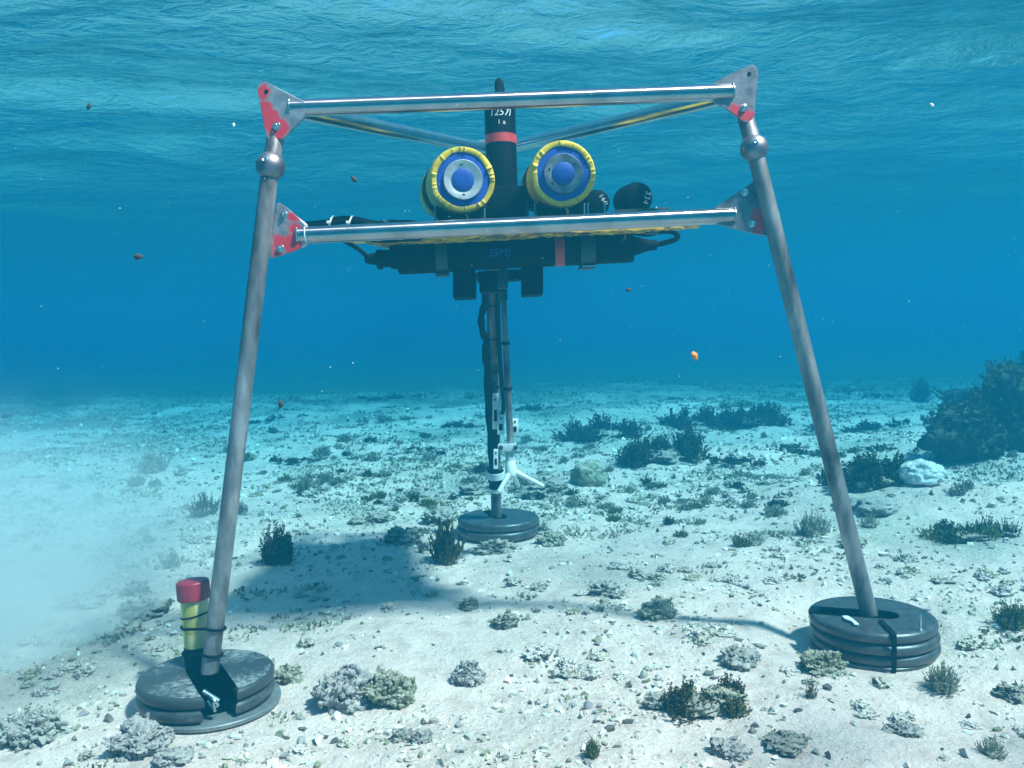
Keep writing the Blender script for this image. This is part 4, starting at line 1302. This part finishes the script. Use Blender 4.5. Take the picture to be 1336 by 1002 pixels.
K('coral_boulder', 770, 634, 44, 36, 'rock_olive', 'rounded pale green coral head behind the probe arm', rough=.3)
K('coral_rock', 708, 652, 60, 32, 'rock_dark', 'broad dark rock behind the tip of the probe arm', rough=.5)
K('coral_rock', 620, 645, 44, 22, 'rock_dark', 'dark oval rock left of the far leg', rough=.4)
K('coral_rock', 524, 708, 46, 26, 'rock_dark', 'dark rock with a red speck at the top of the tripod shadow', rough=.6)
K('coral_rock', 494, 682, 34, 14, 'rock_dark', 'low dark lump above the tripod shadow', rough=.4)
K('coral_rock', 464, 684, 22, 10, 'rock_dark', 'small low lump at the left end of the dark row', rough=.4)
K('coral_rock', 572, 684, 44, 26, 'rock', 'rough rubble heap left of the far weights', rough=.7)
K('coral_rock', 720, 712, 34, 20, 'rock_olive', 'rubble lump right of the far weights', rough=.7)
K('coral_rock', 945, 925, 56, 28, 'rock_olive', 'olive rock inside the brown weedy clump', rough=.6)
K('coral_rock', 862, 926, 40, 26, 'rock', 'grey rock at the left end of the brown weedy clump', rough=.5)
K('coral_rock', 790, 778, 44, 24, 'rock', 'rubble heap on the sand in the middle of the right half', rough=.7)
K('coral_rock', 1115, 715, 30, 18, 'rock_olive', 'small mossy rock just right of the right leg', rough=.6)
K('coral_rock', 955, 990, 44, 28, 'rock_pink', 'pinkish lump at the bottom edge right of centre', rough=.6)
K('coral_rock', 110, 792, 60, 26, 'rock', 'grey rubble heap half veiled by the silt', rough=.6)
K('coral_rock', 375, 892, 34, 26, 'rock_olive', 'small yellowish rock touching the left weights', rough=.6)
K('coral_rock', 1185, 960, 40, 20, 'rock', 'low grey rock in the lower right', rough=.6)
K('coral_rock', 1325, 915, 40, 26, 'rock_dark', 'dark lump at the right edge near the bottom', rough=.6)
K('coral_rock', 645, 722, 50, 20, 'rock_dark', 'rubble lump just in front of the far weights', rough=.7)
K('coral_rock', 706, 698, 26, 20, 'rock_dark', 'dark lump touching the right side of the far weights', rough=.7)

# the reef outcrop at the right edge ----------------------------------------
def reef():
    rnd = random.Random(4)
    t = empty('reef_outcrop', hit(1290, 600)); tag(t, 'tall dark weed covered reef outcrop rising at the right edge', 'reef')
    specs = [(1262, 604, 90, 62, 5.0), (1325, 606, 120, 95, 5.3), (1395, 610, 170, 130, 5.7), (1300, 560, 150, 45, 6.6), (1480, 612, 260, 150, 6.2)]
    allm = []
    for (u, v, wp, hp, d) in specs:
        b = P(u, v, d); b.z = ground(b.x, b.y)
        w, h = wp / F * d, hp / F * d
        me = rock_mesh(w, w * .8, h, int(u), 4, .5); me.name = 'boulder'
        me.materials.append(M['reef'])
        me.transform(Matrix.Translation(b - t.location))
        o = bpy.data.objects.new('boulder', me); COL.objects.link(o); o.parent = t
        # fronds all over it
        vsA = []; fsA = []
        vv = [x.co.copy() for x in me.vertices]; nn = [x.normal.copy() for x in me.vertices]
        for _ in range(int(380 * w * h / .3) if w * h < .5 else 650):
            i = rnd.randrange(len(vv))
            if nn[i].z < -.3: continue
            s = rnd.uniform(.04, .10)
            a, f = weed_geo(s * 1.2, s, 7, s * .17, rnd)
            q = Vector((0, 0, 1)).rotation_difference((nn[i] + Vector((0, 0, .7))).normalized())
            k = len(vsA)
            vsA += [vv[i] + q @ p for p in a]; fsA += [tuple(j + k for j in g) for g in f]
        w_ = mesh_obj('fronds', vsA, fsA, M['weed' if rnd.random() < .7 else 'weed_brown']); w_.parent = t
    return t
reef()

# unnamed lumps, tufts and far beds ------------------------------------------
rnd = random.Random(21)
def scatter_px(n, v0, v1, bias=1.0, u0=-40, u1=1376):
    out = []
    while len(out) < n:
        u = rnd.uniform(u0, u1); v = v0 + (v1 - v0) * rnd.random() ** bias
        g = hit(u, v)
        if g is None: continue
        if any(math.hypot(g.x - FOOT[k].x, g.y - FOOT[k].y) < .27 for k in FOOT): continue
        out.append((u, v, g))
    return out

lump_src = []
LP = {'rock': [(.30, (.14, .11, .10)), (.45, (.32, .26, .23)), (.55, (.46, .39, .33)), (.70, (.66, .57, .50))],
      'rock_pink': [(.30, (.17, .12, .12)), (.45, (.38, .29, .28)), (.58, (.54, .44, .40)), (.72, (.70, .60, .53))],
      'rock_olive': [(.30, (.10, .09, .045)), (.45, (.24, .21, .12)), (.58, (.40, .35, .24)), (.72, (.60, .53, .43))],
      'rock_dark': [(.30, (.05, .045, .035)), (.45, (.12, .105, .075)), (.58, (.24, .21, .16)), (.72, (.46, .41, .35))]}
for k_, v_ in LP.items():
    M['l' + k_] = rock_mat('rubble lump ' + k_.replace('_', ' '), v_, scale=2.2, dust=.6, bd=.06)
for i, mm in enumerate(('rock', 'rock_pink', 'rock_olive', 'rock_dark', 'rock', 'rock_olive', 'rock_pink', 'rock')):
    me = rock_mesh(1, .85, .55, 300 + i * 7, 4, .55); me.name = 'rubble_lump'; me.materials.append(M['l' + mm]); lump_src.append(me)
def place(me, name, g, size, rz, label, cat, group, sink=.06, zs=1):
    o = bpy.data.objects.new(name, me); COL.objects.link(o)
    o.location = Vector((g.x, g.y, ground(g.x, g.y) - sink * size)); o.scale = (size, size, size * zs); o.rotation_euler.z = rz
    tag(o, label, cat, group); return o
for (u, v, g) in scatter_px(120, 545, 1015, 1.3):
    dist = g.y
    m_ = noise.noise(Vector((g.x * 1.1, g.y * 1.1, 4)))
    if m_ < -.12 - .25 * smooth01((g.y - 3) / 2): continue
    size = rnd.uniform(.014, .038) * (1 + dist * .16) * (1 + (rnd.random() < .15) * .8)
    place(lump_src[rnd.randrange(8)], 'rubble_lump', g, size, rnd.uniform(0, 6.3), 'small knobbly lump of coral rubble lying on the sand', 'rubble', 'scattered rubble lumps', sink=.10, zs=rnd.uniform(.45, .9))
tuft_src = []
for i, mm in enumerate(('turf', 'weed', 'turf', 'weed_olive', 'turf')):
    r2 = random.Random(50 + i)
    vs, fs = weed_geo(1, .5, 70, .085, r2, fan=.8)
    me = bpy.data.meshes.new('weed_tuft'); me.from_pydata([tuple(p) for p in vs], [], fs); me.materials.append(M[mm]); tuft_src.append(me)
for (u, v, g) in scatter_px(55, 540, 720, 1.2):
    size = rnd.uniform(.03, .06) * (1 + .12 * g.y)
    place(tuft_src[rnd.randrange(5)], 'weed_tuft', g, size, rnd.uniform(0, 6.3), 'small low tuft of weed growing on the sand', 'weed tuft', 'scattered weed tufts', sink=.0, zs=rnd.uniform(.6, 1.1))
bed_src = []
for i, mm in enumerate(('weed', 'turf', 'weed', 'turf', 'weed', 'turf')):
    r2 = random.Random(80 + i)
    vs, fs = [], []
    for q_ in range(13):
        cx_, cy_ = r2.gauss(0, .26), r2.gauss(0, .16); ss = r2.uniform(.10, .30)
        a_, f_ = weed_geo(ss, ss * r2.uniform(.25, .6), 26, ss * .13, r2, fan=.8)
        k_ = len(vs); vs += [p + Vector((cx_, cy_, 0)) for p in a_]; fs += [tuple(j + k_ for j in g_) for g_ in f_]
    me = bpy.data.meshes.new('weed_bed'); me.from_pydata([tuple(p) for p in vs], [], fs); me.materials.append(M[mm]); bed_src.append(me)
for (u, v, wp) in ((250, 522, 120), (340, 550, 70), (130, 520, 80), (60, 505, 90), (455, 512, 90), (520, 548, 60), (600, 556, 50), (450, 570, 50), (620, 520, 80), (740, 508, 80),
                   (820, 505, 70), (870, 520, 50), (945, 530, 60), (1010, 508, 90), (1080, 512, 80), (1150, 520, 60), (1110, 560, 90), (1040, 590, 90), (1160, 590, 70), (700, 535, 60),
                   (560, 590, 60), (470, 600, 60), (690, 585, 40), (735, 600, 50), (640, 605, 50), (380, 600, 60), (950, 600, 70), (980, 625, 60), (500, 520, 60), (390, 525, 60), (180, 548, 60), (300, 500, 120), (700, 498, 120), (900, 497, 120), (1150, 497, 120)):
    g = hit(u, v)
    if g is None or g.y > 10.5: continue
    w = wp / F * g.y * 1.35
    place(bed_src[rnd.randrange(6)], 'weed_bed', g, w, rnd.uniform(-.5, .5) + pi * rnd.randrange(2), 'low dark weed bed on the distant sea floor', 'weed bed', 'distant weed beds', sink=.01, zs=rnd.uniform(.45, .8))

# heaps of rubble in the belt beyond the tripod
for (u, v, wp, n_) in ((470, 628, 70, 14), (520, 655, 70, 16), (590, 660, 60, 14), (545, 600, 60, 10), (620, 618, 50, 10), (430, 588, 60, 9), (690, 628, 60, 12), (740, 650, 50, 12), (800, 668, 60, 12),
                   (840, 640, 60, 12), (900, 655, 60, 10), (960, 640, 60, 10), (1010, 660, 50, 9), (350, 640, 60, 10), (300, 600, 60, 8), (180, 640, 60, 9), (1040, 630, 60, 8), (660, 585, 60, 9),
                   (870, 750, 50, 8), (960, 760, 60, 8), (800, 790, 50, 8), (1180, 740, 50, 7), (930, 830, 60, 8), (1290, 760, 60, 7), (90, 880, 60, 8), (60, 830, 50, 7), (250, 705, 40, 6), (770, 880, 50, 7), (1230, 850, 60, 7), (1140, 930, 60, 7), (410, 770, 40, 5)):
    g = hit(u, v)
    if g is None: continue
    R_ = wp / F * g.y * .5
    for _ in range(n_):
        q = Vector((g.x + rnd.gauss(0, R_ * .8), g.y + rnd.gauss(0, R_ * .9), 0))
        if any(math.hypot(q.x - FOOT[k].x, q.y - FOOT[k].y) < .24 for k in FOOT): continue
        size = min(R_ * .9, rnd.uniform(.022, .05) * (1 + g.y * .13))
        if rnd.random() < (.75 if g.y > 3.3 else 1.0):
            place(lump_src[rnd.randrange(8)], 'rubble_lump', q, size, rnd.uniform(0, 6.3), 'small knobbly lump of coral rubble lying on the sand', 'rubble', 'scattered rubble lumps', sink=.10, zs=rnd.uniform(.5, 1.0))
        else:
            place(tuft_src[rnd.randrange(5)], 'weed_tuft', q, size * 1.6, rnd.uniform(0, 6.3), 'small low tuft of weed growing on the sand', 'weed tuft', 'scattered weed tufts', sink=.0, zs=rnd.uniform(.5, .9))

# gravel of coral fragments: nobody could count it
def rubble_field():
    rnd = random.Random(99)
    pal = [((.78, .66, .57), 3.6), ((.60, .50, .42), 3.4), ((.44, .36, .31), 3), ((.30, .235, .22), 2.2), ((.24, .21, .13), 1.6), ((.50, .42, .28), .5), ((.14, .115, .10), 1.1)]
    tot = sum(w for _, w in pal)
    vs = []; fs = []; cols = []
    n = 0
    _bm = bmesh.new(); bmesh.ops.create_icosphere(_bm, subdivisions=1, radius=1)
    base = [v.co.copy() for v in _bm.verts]; tri = [tuple(v.index for v in f.verts) for f in _bm.faces]; _bm.free()
    while n < 38000:
        y = .9 + (rnd.random() ** 1.9) * 8.5
        x = rnd.uniform(-1, 1) * (1.0 + .85 * y)
        m1 = noise.fractal(Vector((x * .9, y * .9, 2)), 1, 2, 3)
        m2 = noise.fractal(Vector((x * 4.2, y * 4.2, 8)), 1, 2, 3)
        zone = math.exp(-((y - 5.2) / 1.8) ** 2) * .35          # rubble belt beyond the tripod
        pr_ = .14 + m1 * .45 + m2 * .55 + zone
        if rnd.random() > max(.035, pr_): continue
        if any(math.hypot(x - FOOT[k].x, y - FOOT[k].y) < .21 for k in FOOT): continue
        s = min(.008, .0014 + rnd.expovariate(1 / .0021)) * (1 + y * .13)
        c = pal[0][0]; r = rnd.random() * tot
        for cc, w in pal:
            r -= w
            if r <= 0: c = cc; break
        j = rnd.uniform(.75, 1.25)
        c = (min(1, c[0] * j), min(1, c[1] * j), min(1, c[2] * j))
        a = rnd.uniform(0, 6.28); ca, sa = cos(a), sin(a)
        st = rnd.uniform(.8, 1.9); fl = rnd.uniform(.6, 1.3)
        z = ground(x, y) if n % 1 == 0 else 0
        k = len(vs)
        for bvec in base:
            q = Vector((bvec.x * s * st, bvec.y * s, bvec.z * s * fl)) * rnd.uniform(.25, 1.6)
            vs.append((x + q.x * ca - q.y * sa, y + q.x * sa + q.y * ca, z + s * fl * .25 + q.z))
            cols.append((*c, 1))
        fs += [(a_ + k, b_ + k, c_ + k) for a_, b_, c_ in tri]
        n += 1
    m = mat('coral fragments', rough=.95, spec=.15)
    at = N(m, 'ShaderNodeVertexColor'); at.layer_name = 'Col'
    L(m, at.outputs[0], m.node_tree.nodes['Principled BSDF'].inputs['Base Color'])
    o = mesh_obj('coral_rubble', vs, fs, m, smooth=False)
    ca = o.data.color_attributes.new('Col', 'FLOAT_COLOR', 'POINT')
    ca.data.foreach_set('color', [x for c in cols for x in c])
    tag(o, 'scattered fine coral fragments on the sand', None, None, 'stuff')
rubble_field()

# short turf: tiny blades over the dirty parts of the bed
def turf_field():
    rnd = random.Random(123)
    vs = []; fs = []
    n = 0
    while n < 20000:
        y = 1.2 + (rnd.random() ** 1.5) * 11
        x = rnd.uniform(-1, 1) * (1.0 + .8 * y)
        m1 = noise.fractal(Vector((x * .8 + 5, y * .8, 2)), 1, 2, 3)
        m2 = noise.fractal(Vector((x * 5 + 5, y * 5, 8)), 1, 2, 2)
        zone = smooth01((y - 3.2) / 2.0) * .30
        if m1 * .6 + m2 * .7 + zone < .36: continue
        if any(math.hypot(x - FOOT[k].x, y - FOOT[k].y) < .22 for k in FOOT): continue
        z = ground(x, y)
        for _ in range(3):
            h = rnd.uniform(.003, .011) * (1 + y * .13); a = rnd.uniform(0, 6.28); w = h * .55
            px, py = x + rnd.gauss(0, .012), y + rnd.gauss(0, .012)
            lx, ly = rnd.gauss(0, h * .5), rnd.gauss(0, h * .5)
            k = len(vs)
            vs += [(px - cos(a) * w, py - sin(a) * w, z), (px + cos(a) * w, py + sin(a) * w, z), (px + cos(a) * w * .5 + lx, py + sin(a) * w * .5 + ly, z + h), (px - cos(a) * w * .4 + lx, py - sin(a) * w * .4 + ly, z + h * .85)]
            fs.append((k, k + 1, k + 2, k + 3))
        n += 1
    o = mesh_obj('algal_turf', vs, fs, M['turf'], smooth=False)
    tag(o, 'short grey green algal turf on the rubble', None, None, 'stuff')
turf_field()

# ------------------------------------------------------------------ drifting specks and the silt cloud
def flake(name, u, v, d, r, m, label, seed):
    bm = bmesh.new(); bmesh.ops.create_icosphere(bm, subdivisions=2, radius=r)
    for q in bm.verts:
        k = 1 + .5 * noise.noise(q.co / r * 1.5 + Vector((seed, 0, 0)))
        q.co = Vector((q.co.x * k * 1.2, q.co.y * k * .6, q.co.z * k * .75))
    me = bpy.data.meshes.new(name); bm.to_mesh(me); bm.free(); me.materials.append(m); me.shade_smooth()
    o = bpy.data.objects.new(name, me); o.location = P(u, v, d); o.rotation_euler = (0, seed, 0); COL.objects.link(o)
    tag(o, label, 'debris', 'drifting specks of debris')
M['flake_orange'] = mat('orange flake', (.75, .22, .05), .8)
M['flake_dark'] = mat('dark flake', (.05, .035, .03), .8)
M['flake_white'] = mat('white flake', (.75, .75, .72), .8)
flake('drifting_flake', 906, 464, 1.5, .0068, M['flake_orange'], 'small orange flake drifting in the water right of centre', 1)
flake('drifting_flake', 116, 139, 1.6, .005, M['flake_dark'], 'small dark flake drifting near the surface at the upper left', 2)
flake('drifting_flake', 180, 335, 1.5, .007, M['flake_dark'], 'small dark flake drifting left of the tripod', 3)
flake('drifting_flake', 462, 234, 1.7, .006, M['flake_dark'], 'small dark flake drifting inside the frame above the lower bar', 4)
flake('drifting_flake', 366, 527, 1.6, .006, M['flake_dark'], 'thin brown flake drifting right of the left leg', 5)
flake('drifting_flake', 820, 378, 1.8, .005, M['flake_dark'], 'brown flake drifting below the looped cable', 6)
flake('drifting_flake', 1216, 137, 1.4, .0028, M['flake_white'], 'pale flake drifting at the upper right', 7)
flake('drifting_flake', 305, 163, 1.4, .0026, M['flake_white'], 'pale flake drifting left of the top left corner plate', 8)
def snow():
    rnd = random.Random(2); b = MB(); vs = []; fs = []
    tri = [(0, 2, 4), (2, 1, 4), (1, 3, 4), (3, 0, 4), (2, 0, 5), (1, 2, 5), (3, 1, 5), (0, 3, 5)]
    for _ in range(800):
        d = rnd.uniform(1.4, 4.5); p = P(rnd.uniform(-150, 1480), rnd.uniform(-50, 760), d)
        if p.z < ground(p.x, p.y) + .03 or p.z > SURF - .15: continue
        s = rnd.uniform(.0004, .0010) * (1 + (rnd.random() < .06) * 1.0)
        k = len(vs)
        for q in ((1, 0, 0), (-1, 0, 0), (0, 1, 0), (0, -1, 0), (0, 0, 1), (0, 0, -1)): vs.append(p + Vector(q) * s * rnd.uniform(.6, 1.4))
        fs += [(a + k, b_ + k, c + k) for a, b_, c in tri]
    o = mesh_obj('marine_snow', vs, fs, M['flake_white'])
    tag(o, 'tiny pale particles suspended in the water', None, None, 'stuff')
snow()

def silt():
    """stirred up sand hanging in the water at the left: a soft-edged volume"""
    c = P(-50, 850, 2.75); 
    size = Vector((2.5, 3.2, 2.0))
    b = MB().sphere((0, 0, 0), 1, 24, 14, (1, 1, 1))
    m = bpy.data.materials.new('suspended silt'); m.use_nodes = True
    nt = m.node_tree; nt.nodes.remove(nt.nodes['Principled BSDF'])
    tc = N(m, 'ShaderNodeTexCoord')
    ln = N(m, 'ShaderNodeVectorMath', operation='LENGTH'); L(m, tc.outputs['Object'], ln.inputs[0])
    n = N(m, 'ShaderNodeTexNoise', Scale=2.2, Detail=4, Roughness=.6, Distortion=.9); L(m, tc.outputs['Object'], n.inputs['Vector'])
    f = N(m, 'ShaderNodeMapRange', interpolation_type='SMOOTHSTEP'); L(m, ln.outputs['Value'], f.inputs[0])
    f.inputs[1].default_value = 1.0; f.inputs[2].default_value = .0; f.inputs[3].default_value = 0; f.inputs[4].default_value = 1
    f2 = N(m, 'ShaderNodeMath', operation='POWER'); L(m, f.outputs[0], f2.inputs[0]); f2.inputs[1].default_value = 1.7; f = f2
    k = N(m, 'ShaderNodeMapRange'); L(m, n.outputs['Fac'], k.inputs[0]); k.inputs[1].default_value = .41; k.inputs[2].default_value = .60; k.inputs[3].default_value = .04
    a = N(m, 'ShaderNodeMath', operation='MULTIPLY'); L(m, f.outputs[0], a.inputs[0]); L(m, k.outputs[0], a.inputs[1])
    d = N(m, 'ShaderNodeMath', operation='MULTIPLY'); L(m, a.outputs[0], d.inputs[0]); d.inputs[1].default_value = SILT
    pv = N(m, 'ShaderNodeVolumePrincipled'); pv.inputs['Color'].default_value = (.93, .93, .92, 1); pv.inputs['Anisotropy'].default_value = .2
    L(m, d.outputs[0], pv.inputs['Density'])
    L(m, pv.outputs[0], nt.nodes['Material Output'].inputs['Volume'])
    o = b.build('silt_cloud', m)
    o.location = c; o.scale = size / 2
    tag(o, 'pale cloud of stirred up silt hanging over the sand at the left', None, None, 'stuff')
SILT = 8.0
silt()
